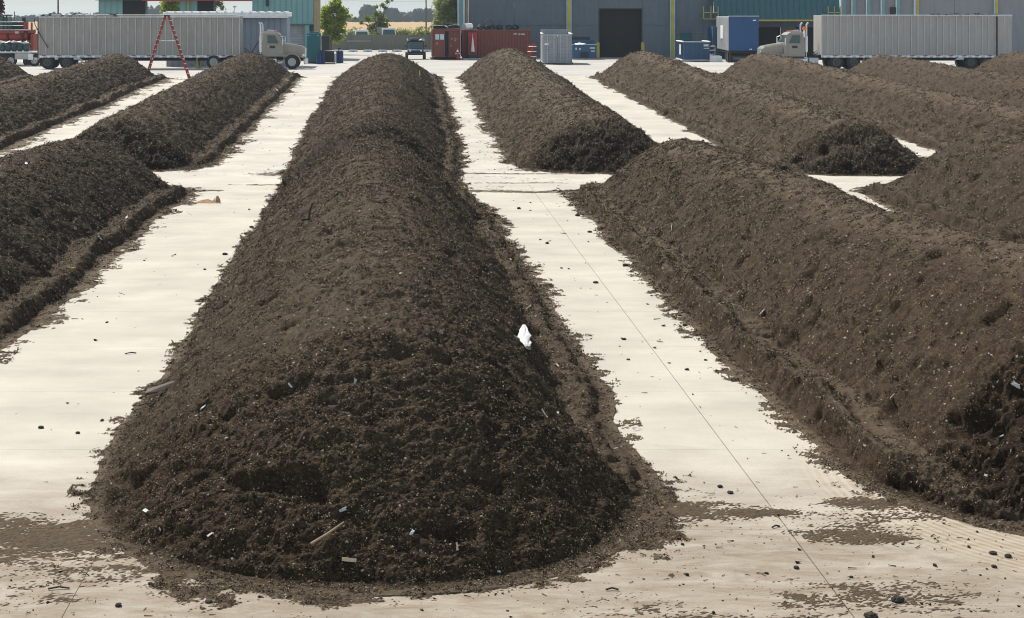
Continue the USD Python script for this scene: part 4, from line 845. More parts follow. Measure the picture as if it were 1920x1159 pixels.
put('body', MB().bbox(-.42, .42, 0, .9, .08, 1.05, .04), M['black'], c); put('lid', MB().bbox(-.45, .45, -.03, .93, 1.05, 1.1, .02), M['hub'], c); put('pallet', MB().box(-.5, .5, -.05, 1, 0, .03).box(-.5, -.38, -.05, 1, .03, .075).box(.38, .5, -.05, 1, .03, .075), M['wood'], c); put('side_tank', MB().bbox(.44, .6, .1, .8, .1, .85, .03), M['hub'], c)

# utility vehicle coming along the yard
c = ground_thing('utility_vehicle', 'small black open utility vehicle loaded on its roof, driving in the yard', 'vehicle', 779, 159.0)
put('body', MB().hull([(x, y, z) for x in (-.75, .75) for y, z in ((-1.3, .45), (-1.3, .85), (.4, .95), (1.4, .95), (1.4, .45))] + [(x, -1.4, .7) for x in (-.6, .6)]), M['utv'], c)
put('bonnet', MB().hull([(x, y, z) for x in (-.62, .62) for y, z in ((-1.28, .86), (-.5, 1.02), (-.5, .9), (-1.28, .8))]), M['blue_dark'], c)
put('bumper', MB().bbox(-.8, .8, -1.55, -1.42, .42, .6, .03), M['black'], c); put('windscreen', MB().hull([(x, y, z) for x in (-.66, .66) for y, z in ((-.52, 1.0), (-.3, 1.55), (-.5, 1.0), (-.28, 1.55))]), M['window'], c)
cage = MB()
for x in (-.78, .78): cage.tube([(x, -.55, .95), (x * .95, -.28, 1.62), (x * .95, 1.1, 1.62), (x, 1.3, .95)], .035, 6)
cage.bar((-.74, -.28, 1.62), (.74, -.28, 1.62), .035, 6).bar((-.74, 1.1, 1.62), (.74, 1.1, 1.62), .035, 6)
put('roll_cage', cage, M['black'], c); put('roof', MB().bbox(-.72, .72, -.3, 1.1, 1.66, 1.7, .015), M['utv'], c)
put('roof_load', MB().bbox(-.55, .3, -.25, .8, 1.71, 1.98, .08), M['wrap_green'], c); put('white_bag', MB().hull(np.random.default_rng(8).normal(0, 1, (20, 3)) * [.14, .2, .06] + [.58, .1, 1.82]), M['white'], c); put('white_bag', MB().hull(np.random.default_rng(9).normal(0, 1, (20, 3)) * [.08, .15, .06] + [-.72, .1, 1.84]), M['white'], c)
put('seat', MB().bbox(-.6, -.05, .1, .6, .96, 1.3, .05), M['black'], c); put('seat', MB().bbox(.05, .6, .1, .6, .96, 1.3, .05), M['black'], c)
for x in (-.5, .5): put('headlight', MB().bar((x, -1.4, .82), (x, -1.3, .82), .08, 10), M['chrome'], c)
for x in (-.82, .82):
    for y in (-1.0, 1.0): put('wheel', MB().bar((x - .13, y, .34), (x + .13, y, .34), .34, 18), M['rubber'], c)
    put('mirror', MB().bar((x, -.4, 1.2), (x * 1.15, -.45, 1.25), .015, 5).bbox(x * 1.15 - .08, x * 1.15 + .08, -.48, -.42, 1.16, 1.32, .02), M['black'], c)

# screened fence, parked vans and shrubs
YF = 191.0
c = ground_thing('screen_fence', 'long fence covered with grey green screen cloth at the back of the yard', 'fence', 618, YF)
x1 = wx(815, YF) - wx(618, YF); n = 5; ht = 1.88
for k in range(n):
    a, b = k * x1 / n, (k + 1) * x1 / n
    v, f = [], []; U = np.linspace(a + .04, b - .04, 14); Vv = np.linspace(.2, ht, 6)
    G = meshkit.noise(np.stack([np.repeat(U, 6) * 2.1, np.tile(Vv, 14) * 2, 0 * np.repeat(U, 6)], 1), 5)
    v = np.stack([np.repeat(U, 6), .02 + .1 * G, np.tile(Vv, 14)], 1); i, j = np.meshgrid(np.arange(13), np.arange(5), indexing='ij'); aa = (i * 6 + j).ravel()
    put('screen_cloth', MB().add(v, np.stack([aa, aa + 6, aa + 7, aa + 1], 1)).add(v + [0, .02, 0], np.stack([aa, aa + 1, aa + 7, aa + 6], 1)), M['screen'], c)
for k in range(n + 1): put('post', MB().bar((k * x1 / n, .15, 0), (k * x1 / n, .15, ht + .08), .04, 8), M['screen'], c)
put('top_rail', MB().bar((0, .15, ht), (x1, .15, ht), .025, 6), M['screen'], c)
put('cable', MB().bar((wx(650, YF) - wx(618, YF), -.06, wz(77, YF) - YARD), (wx(696, YF) - wx(618, YF), -.06, wz(77, YF) - YARD), .035, 6), M['rail'], c)
for k in range(7):
    xx = 1.0 + k * 1.65
    c2 = thing('barrier_block', ['first', 'second', 'third', 'fourth', 'fifth', 'sixth', 'seventh'][k] + ' white block from the left along the foot of the screen fence', 'barrier', (wx(618, YF) + xx, YF - .5, YARD), group='white blocks along the fence')
    put('block', MB().hull([(-.55, 0, 0), (.5, 0, 0), (.5, .3, 0), (-.55, .3, 0), (-.45, .08, .26), (.42, .08, .22 + .03 * (k % 3)), (.42, .22, .24), (-.45, .22, .25)]), M['white'], c2); put('slot', MB().box(-.1, .1, -.012, .05, .0, .06), M['black'], c2)
def van(label, px, Y, w, hgt, Ln):
    c = ground_thing('parked_van', label, 'van', px, Y, rz=math.radians(6))
    put('body', MB().hull([(x * w / 2, y, z) for x in (-1, 1) for y, z in ((0, .35), (0, .95), (Ln, .35), (Ln, 1.1))] + [(x * w / 2 * .97, y, 1.1) for x in (-1, 1) for y in (.15, Ln)]), M['car_white'], c)
    put('cabin', MB().hull([(x * w / 2 * .96, y, 1.1) for x in (-1, 1) for y in (.9, Ln - .05)] + [(x * w / 2 * .86, y, hgt) for x in (-1, 1) for y in (1.25, Ln - .25)]), M['car_white'], c)
    put('windscreen', MB().hull([(x * w / 2 * .86, .93 + d, 1.18) for x in (-1, 1) for d in (-.02, .0)] + [(x * w / 2 * .74, 1.2 + d, hgt - .2) for x in (-1, 1) for d in (-.03, 0)]), M['window'], c)
    for sx in (-1, 1):
        put('side_window', MB().hull([(sx * w / 2 * k + sx * d, y, z) for d in (.0, .012) for k, y, z in ((.955, 1.3, 1.2), (.955, Ln - .4, 1.2), (.86, 1.75, hgt - .15), (.86, Ln - .5, hgt - .15))]), M['window'], c)
        for y in (.85, Ln - .9): put('wheel', MB().bar((sx * (w / 2 - .2), y, .34), (sx * (w / 2 + .01), y, .34), .34, 18), M['rubber'], c)
    put('bumper', MB().bbox(-w / 2, w / 2, -.08, .0, .3, .55, .03), M['rail'], c)
van('low white van, leftmost of the vehicles behind the screen fence', 641, 204, 1.75, 2.0, 4.4); van('white van with a dark windscreen behind the middle of the screen fence', 680, 204, 1.8, 2.32, 4.6); van('tallest white van behind the screen fence, right of the small board', 731, 206, 1.85, 2.55, 4.8)
c = ground_thing('notice_board', 'small grey board on a post under the sparse tree', 'sign', 711, 207.0); put('board', MB().bbox(-.28, .28, 0, .04, 1.95, 2.65, .01), M['wall_pale'], c); put('post', MB().bar((0, .06, 0), (0, .06, 2.6), .04, 6), M['pole_wood'], c)

# ------------------------------------------------------------------ trees, shrubs, poles
def leaf_quads(C, size, r, flat=0.4):
    n = len(C); A = r.normal(0, 1, (n, 3)); A /= np.linalg.norm(A, axis=1, keepdims=True); Bv = np.cross(A, r.normal(0, 1, (n, 3))); Bv /= np.linalg.norm(Bv, axis=1, keepdims=True)
    s_ = size * r.uniform(.6, 1.3, (n, 1)); a, b = A * s_, Bv * s_ * .55
    v = np.stack([C - a, C + b * 1.0 - a * .1, C + a, C - b - a * .1], 1).reshape(-1, 3)
    i = np.arange(n) * 4; return v, np.stack([i, i + 1, i + 2, i + 3], 1)
def tree(label, px, Y, blobs, mat, leaf=.16, density=60, trunk_r=.14, base=None, name='tree', seed=1, cat='tree'):
    """blobs: (px, py, radius in m, dy) clumps of foliage; limbs run from the trunk to every clump."""
    r = np.random.default_rng(seed); c = ground_thing(name, label, cat, px, Y); X0 = wx(px, Y)
    B_ = [(wx(a, Y) - X0, d, wz(b, Y) - YARD, rad) for a, b, rad, d in blobs]
    zt = min(b[2] for b in B_) ; fork = (0, 0, max(.4, zt * .75))
    mb = MB().bar((0, 0, -.1), fork, trunk_r * 1.25, 8, trunk_r * .8)
    for x, y, z, rad in B_:
        mid = np.array([x * .45 + r.normal(0, .1), y * .45, fork[2] + (z - fork[2]) * .55]); mb.bar(fork, mid, trunk_r * .6, 6, trunk_r * .35).bar(mid, (x, y, z), trunk_r * .35, 5, trunk_r * .1)
        for q in range(4):
            e = np.array([x, y, z]) + r.normal(0, 1, 3) * rad * .55; mb.bar((x, y, z), e, trunk_r * .15, 4, trunk_r * .04)
    put('trunk', mb, M['bark'], c)
    pts = []
    for x, y, z, rad in B_:
        n = int(density * rad ** 2 * 13) + 20
        sub = r.normal(0, 1, (max(4, n // 22), 3)); sub /= np.linalg.norm(sub, axis=1, keepdims=True); sub *= rad * r.uniform(.35, 1.0, (len(sub), 1))
        p = sub[r.integers(0, len(sub), n)] + r.normal(0, .17 * rad + .05, (n, 3)); pts.append(p * [1, 1, .85] + [x, y, z])
    put('crown', leaf_quads(np.vstack(pts), leaf, r), M[mat], c)
    return c
tree('bright green broadleaf tree at the right corner of the teal building', 620, 178, [(612, 20, .75, 0), (628, 14, .7, .3), (640, 24, .7, -.2), (618, 38, .85, .2), (636, 40, .75, 0), (622, 55, .8, .1), (606, 50, .6, .3), (630, 6, .5, 0), (648, 30, .45, .1), (605, 30, .6, .4), (640, 56, .5, .3), (616, 66, .7, .1), (634, 70, .6, .2), (647, 20, .35, 0)], 'leaf_bright', seed=3)
tree('sparse small tree with a thin open crown in front of the golden field', 708, 210, [(700, 42, .8, 0), (716, 40, .8, .2), (688, 34, .5, 0), (708, 28, .7, .1), (724, 44, .6, 0), (676, 42, .3, 0), (704, 12, .32, 0), (715, 8, .4, .2), (728, 4, .35, 0), (722, 14, .28, 0), (712, 50, .7, 0), (695, 52, .5, .2), (734, 0, .25, 0), (664, 34, .22, .1)], 'leaf_green', leaf=.15, density=26, trunk_r=.12, seed=4)
tree('tall olive green tree behind the end on red container', 838, 190, [(832, 10, 1.1, 0), (850, 14, 1.0, .3), (842, 30, 1.2, -.2), (826, 28, .8, .2), (856, 34, .9, 0), (834, 46, 1.0, .1), (818, 44, .5, .3), (822, 8, .7, .5), (848, -4, .9, .1), (812, 54, .4, .1), (860, 52, .8, 0)], 'leaf_pale', leaf=.15, density=55, seed=5)
tree('bright tree seen through the first open bay of the teal building', 322, 182, [(312, 6, .8, 0), (326, 10, .9, .2), (335, 16, .7, 0), (318, 20, .8, .1), (330, 28, .8, 0), (342, 6, .8, .2), (312, 30, .6, 0), (350, 20, .9, .2), (322, -6, .8, 0)], 'leaf_bright', seed=6)
tree('tree whose twigs hang into the second open bay of the teal building', 392, 186, [(404, 3, .5, 0), (412, 8, .35, 0), (418, 16, .22, 0), (395, 4, .8, .2), (384, 14, .9, 0), (390, 28, .8, 0), (408, -4, .6, 0)], 'leaf_green', leaf=.14, density=40, seed=7)
tree('dark reddish tree at the upper left corner', -6, 150, [(-3, 6, .55, 0), (2, 15, .35, 0), (-10, 12, .8, .2), (-14, 26, .8, 0), (3, 2, .4, 0), (-16, 0, .9, 0)], 'leaf_red', leaf=.13, density=40, seed=8)
hp = [(648, 'first'), (668, 'second'), (697, 'third'), (716, 'fourth'), (748, 'fifth'), (766, 'sixth'), (784, 'seventh'), (802, 'eighth')]
for k, (px, o) in enumerate(hp):
    tree(f'low green shrub above the screen fence, {o} from the left', px, 213 + (k % 3), [(px, 62 + (k % 2), .85, 0), (px + 8, 66, .7, .2), (px - 8, 65, .7, 0), (px, 76, .8, 0), (px + 9, 78, .7, 0), (px - 9, 78, .7, 0)], 'leaf_green' if k % 2 else 'leaf_pale', leaf=.13, density=34, trunk_r=.06, name='shrub', seed=20 + k, cat='shrub')
def pole(label, px, Y, ytop, rad=.13, arm=True):
    c = ground_thing('utility_pole', label, 'pole', px, Y); z = wz(ytop, Y) - YARD
    put('shaft', MB().bar((0, 0, -.2), (0, 0, z), rad, 8, rad * .75), M['pole_wood'], c)
    if arm: put('crossarm', MB().bbox(-.9, .9, -.06, .06, z - .9, z - .76, .01), M['pole_wood'], c); put('insulator', MB().bar((-.8, 0, z - .76), (-.8, 0, z - .6), .05, 6).bar((.8, 0, z - .76), (.8, 0, z - .6), .05, 6), M['hub'], c)
    return c
pole('wooden utility pole rising past the picture top beside the olive tree', 799, 240, -30); pole('utility pole rising behind the left trailer', 109, 200, -40, .12); pole('short pole standing in the field above the red machine', 27, 260, 22, .1, False)
c = ground_thing('street_lamp', 'lamp on a thin post seen through the second open bay', 'street lamp', 440, 230); put('post', MB().bar((0, 0, 0), (0, 0, wz(14, 230) - YARD), .06, 8, .045), M['hub'], c); put('lamp_head', MB().bbox(-.22, .22, -.15, .15, wz(14, 230) - YARD, wz(11, 230) - YARD, .03), M['hub'], c)
wl = thing('power_line', 'thin power line crossing the pale sky left of the utility pole', 'cable', (wx(799, 240), 240, wz(3, 240))); tt = np.linspace(0, 1, 12)
put('wire', MB().tube(np.stack([-tt * 14, 0 * tt, .25 * (tt - .1) ** 2], 1), .012, 4), M['black'], wl)

# far wood along the edge of the field
r = np.random.default_rng(77); mb = MB(); lq = []
hfun = lambda x: 1.0 + 0.45 * math.sin(x * .031) + .3 * math.sin(x * .083 + 1)
x = -430.0
while x < 150:
    Yw = 1010 + r.uniform(-25, 45); hh = (3.5 + 3.2 * r.uniform() ** 1.2) * hfun(x); px = CX + F * x / Yw
    if 683 < px < 697: hh = 9.0 + r.uniform(0, .8)
    if 724 < px < 742: hh = 7.5 + r.uniform(0, .8)
    if 775 < px < 815: hh = 6.5 + r.uniform(0, 1.5)
    if px < 100: hh *= .62
    wd = r.uniform(1.3, 2.6) + hh * .12
    ic = trimesh.creation.icosphere(2, 1.0); vv = np.array(ic.vertices); vv = vv * (0.8 + .5 * meshkit.noise(vv * 2.2 + x, 3)[:, None]) * [wd, wd, hh * .52] + [x, Yw, YARD + hh * .5]
    mb.add(vv, ic.faces); d = r.normal(0, 1, (70, 3)); d /= np.linalg.norm(d, axis=1, keepdims=True); lq.append(d * [wd * 1.05, wd, hh * .55] + [x, Yw, YARD + hh * .5])
    x += wd * r.uniform(.55, 1.1)
v, f = leaf_quads(np.vstack(lq), .9, r); mb.add(v, f)
put('far_wood', mb, M['leaf_far'], label='far off line of trees along the edge of the dry field', category='wood', kind='stuff') if False else tag(put('far_wood', mb, M['leaf_far']), 'far off line of trees along the edge of the dry field', 'wood', kind='stuff')

# ------------------------------------------------------------------ ladder, red machine and what stands at the left
Yl = 112.0; zl0 = float(zg(Yl)); sc = F / Yl
c = thing('step_ladder', 'tall orange red step ladder standing astride between two compost rows', 'ladder', (wx(313, Yl), Yl, zl0))
ap = wz(30, Yl) - zl0; fr, fl_ = (355 - 313) / sc, (281.5 - 313) / sc
wd0, wd1 = .22, .38
for nm, fx, zf, n in (('front_rails', fr, 0.0, 12), ('rear_rails', fl_ - .25, 0.0, 12)):
    top = np.array([.1 * np.sign(fx), 0, ap])
    for sy in (-1, 1):
        a, b = top + [0, sy * wd0, 0], np.array([fx, sy * wd1, zf]); d = b - a
        put('ladder_rail', MB().hull([p + [ex, ey, 0] for p in (a, b) for ex in (-.05, .05) for ey in (-.03, .03)]), M['ladder_red'], c)
    for k in range(1, n + 1):
        t_ = k / (n + 1); p = top * (1 - t_) + np.array([fx, 0, zf]) * t_; wy = wd0 * (1 - t_) + wd1 * t_ + .06
        put('rung', MB().bbox(*sorted((p[0] + np.sign(fx) * .075, p[0] - np.sign(fx) * .02)), -wy + .03, wy - .03, p[2] - .03, p[2] + .03, .006), M['white'], c)
    for sy in (-1, 1): put('rubber_foot', MB().bbox(fx - .07, fx + .07, sy * wd1 - .05, sy * wd1 + .05, zf, zf + .07, .01), M['black'], c)
put('top_cap', MB().bbox(-.18, .18, -.3, .3, ap, ap + .07, .015), M['blue_dark'], c)
zs = wz(77, Yl) - zl0; put('spreader', MB().bar((fl_ * .42, -.3, zs), (fr * .42, -.3, zs), .025, 5).bar((fl_ * .42, .3, zs), (fr * .42, .3, zs), .025, 5), M['hub'], c)

Ym = 141.0
c = ground_thing('compost_turner', 'red compost turning machine with a dark cab and railings, at the left edge', 'machine', 30, Ym); X0 = wx(30, Ym); L = lambda px: wx(px, Ym) - X0; Zm = lambda py: wz(py, Ym) - YARD
put('body', MB().bbox(L(-20), L(56), 0, 2.4, Zm(63), Zm(57), .05).bbox(L(-20), L(56), .2, 2.4, Zm(78), Zm(75), .05), M['machine_red'], c); put('red_tank', MB().bar((L(-10), .55, Zm(67)), (L(50), .55, Zm(67)), .42, 18), M['machine_red'], c); put('dark_works', MB().bbox(L(-18), L(55), .9, 2.2, Zm(77), Zm(62), .05).bbox(L(12), L(15), .0, .3, Zm(77), Zm(62), .02).bbox(L(40), L(43), .0, .3, Zm(77), Zm(62), .02), M['black'], c); put('deck', MB().bbox(L(-20), L(58), -.1, 2.5, Zm(57) + .004, Zm(55), .02), M['rail'], c)
put('cab', MB().hull([(L(a), y, Zm(z)) for a, z in ((-8, 55), (-8, 30), (12, 32), (15, 55)) for y in (.3, 1.9)]), M['window'], c); put('cab_roof', MB().bbox(L(-10), L(14), .2, 2.0, Zm(30) + .004, Zm(27.5), .04), M['black'], c); put('cab_post', MB().bar((L(13), .28, Zm(55)), (L(11), .28, Zm(30)), .06, 6).bar((L(5), .28, Zm(55)), (L(5), .28, Zm(30)), .05, 6), M['black'], c)
put('engine_box', MB().bbox(L(20), L(43), .5, 2.0, Zm(55) + .004, Zm(40), .04), M['black'], c); put('exhaust', MB().bar((L(40), 1, Zm(40)), (L(40), 1, Zm(33)), .16, 12), M['black'], c)
rl = MB()
for py in (41, 48): rl.bar((L(-20), -.05, Zm(py)), (L(44), -.05, Zm(py)), .03, 5)
put('railing', rl, M['white'], c)
for px in (46, 51, 59): put('upright', MB().bbox(L(px) - .07, L(px) + .07, .0, .2, Zm(62), Zm(42), .01), M['machine_red'], c)
put('side_frame', MB().bbox(L(57), L(62), .0, 2.4, 0.5, Zm(64), .03), M['machine_red'], c); put('drum_cover', MB().hull([(L(a), y, Zm(z)) for a, z in ((-20, 78), (56, 78), (52, 92), (-20, 92)) for y in (.5, 2.2)]), M['black'], c); put('name_plate', MB().box(L(28), L(35), -.006, -.001, Zm(63), Zm(59)), M['rail'], c)
for px in (-5, 50): put('track', MB().bbox(L(px) - .35, L(px) + .35, .1, 2.3, 0, Zm(93), .12), M['black'], c)
Yb = 137.5
for k, px in enumerate((3, 14, 25, 36, 48)):
    c = thing('wrapped_bundle', ['first', 'second', 'third', 'fourth', 'fifth'][k] + ' dark green bundle with a white top from the left edge, below the red machine', 'bundle', (wx(px, Yb), Yb, YARD + 1.2), group='dark green bundles with white tops')
    put('wrap', MB().hull(np.random.default_rng(60 + k).normal(0, 1, (26, 3)) * [.13, .2, .16] + [0, .3, .42]).bbox(-.24, .24, .05, .6, 0, .62, .1), M['wrap_green'], c); put('top_sheet', MB().hull(np.random.default_rng(80 + k).normal(0, 1, (22, 3)) * [.15, .18, .06] + [0, .3, .72]), M['white'], c)
c = ground_thing('flatbed_trailer', 'pale grey flatbed trailer carrying the green bundles, left of the aluminium trailer', 'trailer', 34, 137.2); X0 = wx(34, 137.2); L = lambda px: wx(px, 137.2) - X0
put('bed', MB().bbox(L(-14), L(70), 0, 2.2, 1.05, 1.19, .02), M['rail'], c); put('side_board', MB().bbox(L(28), L(58), -.05, -.004, .55, 1.04, .01), M['alu_post'], c); put('white_box', MB().bbox(L(53), L(62), -.1, .5, .5, 1.0, .03), M['white'], c); put('frame', MB().box(L(-10), L(66), .5, .7, .7, 1.04).box(L(-10), L(66), 1.5, 1.7, .7, 1.04), M['black'], c)
for px in (20, 64): wheel(c, L(px), .05, .45, .45, .3)

# ------------------------------------------------------------------ litter, sticks and clods
def near_surface(px, py):
    """The point of a compost row seen at a pixel of the photograph: (position, normal)."""
    best = None
    for V, Nn, rr in PILES.values():
        q = V[:, 1] > 5; xx = CX + F * V[:, 0] / V[:, 1]; yy = CY + F * (H - V[:, 2]) / V[:, 1]
        d = (xx - px) ** 2 + (yy - py) ** 2; ok = np.nonzero((d < 40) & q & (rr < 1.1))[0]
        if len(ok):
            k = ok[np.argmin(V[ok, 1])]; k = ok[np.argmin(d[ok] + 30 * (V[ok, 1] - V[k, 1]))]
            if best is None or V[k, 1] < best[0][1]: best = (V[k], Nn[k])
    return best if best is not None else (gp(px, py), np.array([0, 0, 1.0]))
def crumple(seed, a, b, n=9, fold=.25, thick=.004):
    """A crumpled sheet about a x b metres, two sided."""
    r = np.random.default_rng(seed); u, w_ = np.meshgrid(np.linspace(-.5, .5, n), np.linspace(-.5, .5, n), indexing='ij')
    p = np.stack([u * a, w_ * b, 0 * u], -1); nz = meshkit.fbm(np.stack([u * 3, w_ * 3, 0 * u + seed], -1), 3, seed) - .5
    p[..., 2] = nz * min(a, b) * fold * 2 + .02; p[..., 0] += (meshkit.noise(np.stack([u * 4, w_ * 4, 0 * u + 5], -1), seed + 1) - .5) * a * .3
    edge = np.maximum(np.abs(u), np.abs(w_)) > .45; p[edge, :2] *= r.uniform(.75, 1.1, (edge.sum(), 1))
    i, j = np.meshgrid(np.arange(n - 1), np.arange(n - 1), indexing='ij'); q = (i * n + j).ravel(); f = np.stack([q, q + n, q + n + 1, q + 1], 1); v = p.reshape(-1, 3)
    return MB().add(v, f).add(v - [0, 0, thick], f[:, ::-1])
def clod(seed, s_):
    r = np.random.default_rng(seed); ic = trimesh.creation.icosphere(2, 1.0); v = np.array(ic.vertices)
    v = v * (.7 + .6 * meshkit.fbm(v * 1.9 + seed, 3, seed)[:, None]) * [s_ * r.uniform(.9, 1.3), s_ * r.uniform(.9, 1.2), s_ * .55]; v += r.normal(0, .07 * s_, v.shape); v[:, 2] += s_ * .4
    return MB().add(v, ic.faces)
def place(mb, p, n, rz):
    q = quats(np.array([n]), np.random.default_rng(1), 0.0)[0]; w_, x, y, z = q
    n = n / np.linalg.norm(n); u = np.cross([0, 1, 0], n); u /= np.linalg.norm(u); v_ = np.cross(n, u); Rm = np.stack([u * math.cos(rz) + v_ * math.sin(rz), -u * math.sin(rz) + v_ * math.cos(rz), n], 1)
    v, f = mb.mesh(); return v @ Rm.T, f
def litter(name, label, cat, px, py, mb, mat, rz=0.0, lift=.015, on_row=True, **k):
    p, n = near_surface(px, py) if on_row else (gp(px, py), np.array([0, 0, 1.0]))
    g = place(mb, p, n, rz); x = thing(name, label, cat, p + n * lift, **k); put(name if name not in ('stick',) else 'twig', g, M[mat], x); return x
# the white bag
p, n = near_surface(979, 640); Yb = p[1]; c = thing('plastic_bag', 'crumpled white plastic bag caught on the flank of the middle compost row', 'bag', p)
s_ = Yb / F; prof = [(0, -22, 3), (0, -19, 6), (.5, -14, 8.5), (0, -6, 9.5), (-1, 0, 10), (0, 5, 9), (4, 9, 7), (7, 13, 5.5), (8, 19, 5), (8, 22, 3)]
ring = []; ctr = np.array([near_surface(979 + a, 640 + b)[0] for a, b, _ in prof]); ctr = np.stack([np.polyval(np.polyfit(range(10), ctr[:, q], 2), range(10)) for q in range(3)], 1)
for k, (cx_, cy_, rr) in enumerate(prof):
    tt = np.arange(14) * 2 * np.pi / 14; rv = rr * s_ * (1 + .2 * np.random.default_rng(k).normal(0, 1, 14))
    ring.append(ctr[k] - p + n * .07 + np.cos(tt)[:, None] * rv[:, None] * np.array([1, 0, -.2]) + .6 * (np.sin(tt) * rv)[:, None] * n)
v = np.vstack(ring); i, j = np.meshgrid(np.arange(len(prof) - 1), np.arange(14), indexing='ij'); f = np.stack([i * 14 + j, i * 14 + (j + 1) % 14, (i + 1) * 14 + (j + 1) % 14, (i + 1) * 14 + j], -1).reshape(-1, 4)
put('bag', (v, np.vstack([f[:, [0, 1, 2]], f[:, [0, 2, 3]], [[0, a + 1, a] for a in range(1, 13)], [[126, 126 + a, 127 + a] for a in range(1, 13)]])), M['plastic_white'], c)
put('handle', MB().tube([(-.03, -.04, .05), (-.08, -.06, .08), (-.11, -.05, .1)], .008, 5), M['plastic_white'], c)
SCR = [(300, 741, 'piece of weathered log half buried at the left foot of the middle row', 'log'), ]
p, n = near_surface(298, 742); c = thing('log', 'weathered grey log lying on the left flank of the middle compost row', 'log', p + [0, 0, .03]); put('bark_piece', MB().hull([(-.2, 0, -.03), (-.17, .03, .06), (-.17, -.08, .03), (.0, .0, .12), (.02, -.1, .06), (.18, .02, .17), (.24, -.04, .19), (.16, -.08, .1), (.05, .08, .08)]), M['bark'], c)
p, n = near_surface(613, 1011); c = thing('stick', 'long straight pale stick on the front of the middle compost row', 'stick', p + [0, 0, .05]); put('branch', MB().bar((-.155, -.05, -.08), (.0, .0, .0), .014, 6, .013).bar((.0, 0, .0), (.16, .05, .1), .013, 6, .008), M['wood'], c)
p, n = near_surface(655, 1056); c = thing('wood_offcut', 'small tan wood offcut near the front toe of the middle row', 'wood', p + [0, 0, .03]); put('offcut', place(MB().bbox(-.07, .07, -.018, .018, -.006, .006, .002), p, n, .35), M['wood_pale'], c)
flakes = [(383, 767, .10, .05, 'plastic_white', 'white torn plastic on the left flank of the middle row, right of the log'), (543, 722, .08, .04, 'plastic_white', 'small pale green plastic piece above the log'), (668, 716, .12, .05, 'plastic_white', 'crumpled white strip high on the front of the middle row'),
  (277, 962, .13, .06, 'plastic_white', 'twisted whitish rag near the left front toe of the middle row'), (395, 1008, .09, .06, 'chip_pale', 'cream paper scrap left of the long stick'), (646, 955, .12, .05, 'plastic_blue', 'bluish plastic scrap above the long stick'), (304, 990, .05, .03, 'chip_pale', 'tiny pale disc at the left front toe'),
  (856, 1025, .11, .035, 'chip_pale', 'flat pale strip right of the wood offcut'), (772, 1000, .08, .05, 'plastic_blue', 'grey blue film scrap low on the front of the middle row'), (1018, 778, .14, .07, 'chip_pale', 'glossy cream wrapper under the white bag'), (1047, 778, .09, .04, 'chip_pale', 'second cream wrapper right of the glossy one'),
  (992, 578, .16, .07, 'chip_pale', 'pale film scrap above the white bag'), (958, 486, .22, .05, 'plastic_white', 'long white film strip on the right flank of the middle row'), (1190, 807, .13, .04, 'plastic_blue', 'white and blue scrap on the trampled foot of the middle row'), (1045, 688, .1, .05, 'chip_pale', 'dull pale scrap right of the bag on the row flank'),
  (1155, 845, .1, .03, 'chip_pale', 'thin pale strip above the right toe of the middle row'), (1120, 662, .1, .05, 'plastic_white', 'small white scrap at the toe right of the bag'), (862, 466, .18, .05, 'chip_pale', 'whitish scrap high on the right flank of the middle row'), (790, 136, .5, .3, 'yellow_scrap', 'bright yellow scrap at the far end of the middle row'),
  (753, 516, .12, .05, 'plastic_white', 'small white flake on the crest of the middle row'), (257, 458, .30, .12, 'plastic_white', 'white plastic sheet on the ledge foot of the left row'), (236, 408, .25, .08, 'plastic_white', 'white scrap on the ledge of the left row'), (184, 447, .2, .06, 'plastic_white', 'pair of white flecks on the left row ledge'),
  (50, 309, .25, .1, 'plastic_white', 'white flake high on the left row'), (135, 503, .2, .1, 'yellow_scrap', 'yellowish scrap on the ledge of the left row'), (616, 214, .35, .15, 'plastic_white', 'white flake at the left foot of the middle row, beyond the cross lane'), (540, 147, .5, .2, 'plastic_white', 'white scrap on the ledge of the row in front of the truck cab'),
  (519, 168, .4, .2, 'plastic_white', 'white block on the ledge below the truck cab row'), (1262, 426, .3, .08, 'chip_pale', 'grey film scrap on the left flank of the right hand row'), (1432, 585, .2, .1, 'plastic_white', 'white flake low on the right hand row'), (1906, 722, .14, .08, 'plastic_white', 'white bundle at the right edge on the right hand row'),
  (1676, 748, .12, .05, 'chip_pale', 'pale paper on the ledge of the right hand row'), (1852, 892, .08, .04, 'chip_pale', 'tiny cream scrap on the front of the right hand row'), (1880, 822, .08, .03, 'plastic_blue', 'bluish scrap on the front of the right hand row'), (263, 163, .5, .2, 'plastic_white', 'white scrap on the foot of the row left of the ladder'), (154, 116, .5, .3, 'plastic_white', 'white lump on the crest of the row below the aluminium trailer'),
  (500, 650, .05, .02, 'chip_pale', 'thin pale sliver on the left crest of the middle row'), (931, 1069, .05, .03, 'plastic_blue', 'small blue white scrap at the front toe of the middle row')]
for k, (px, py, a, b, mt, lab) in enumerate(flakes):
    p, n = near_surface(px, py); c = thing('litter_scrap', lab, 'litter', p + n * .02); put('film', place(crumple(200 + k, a * .72, b * .62), p, n, (k * 1.7) % 3.1), M[mt], c)
p = gp(397, 381); c = thing('cardboard_piece', 'folded brown cardboard with a raised white flap on the left lane', 'cardboard', p)
put('sheet', MB().hull([(-.55, 0, 0), (-.05, -.1, 0), (.2, 0, 0), (.1, .1, .02), (-.12, .1, .11), (-.3, .1, .08)]), M['cardboard'], c); put('flap', MB().hull([(.12, 0, .02), (.26, 0, 0), (.18, .04, .21), (.24, .05, .1), (.12, .06, .19)]), M['cardboard'], c); put('white_lining', MB().hull([(.0, .08, .04), (.12, .08, .02), (.1, .09, .16), (.05, .1, .12)]), M['white'], c)
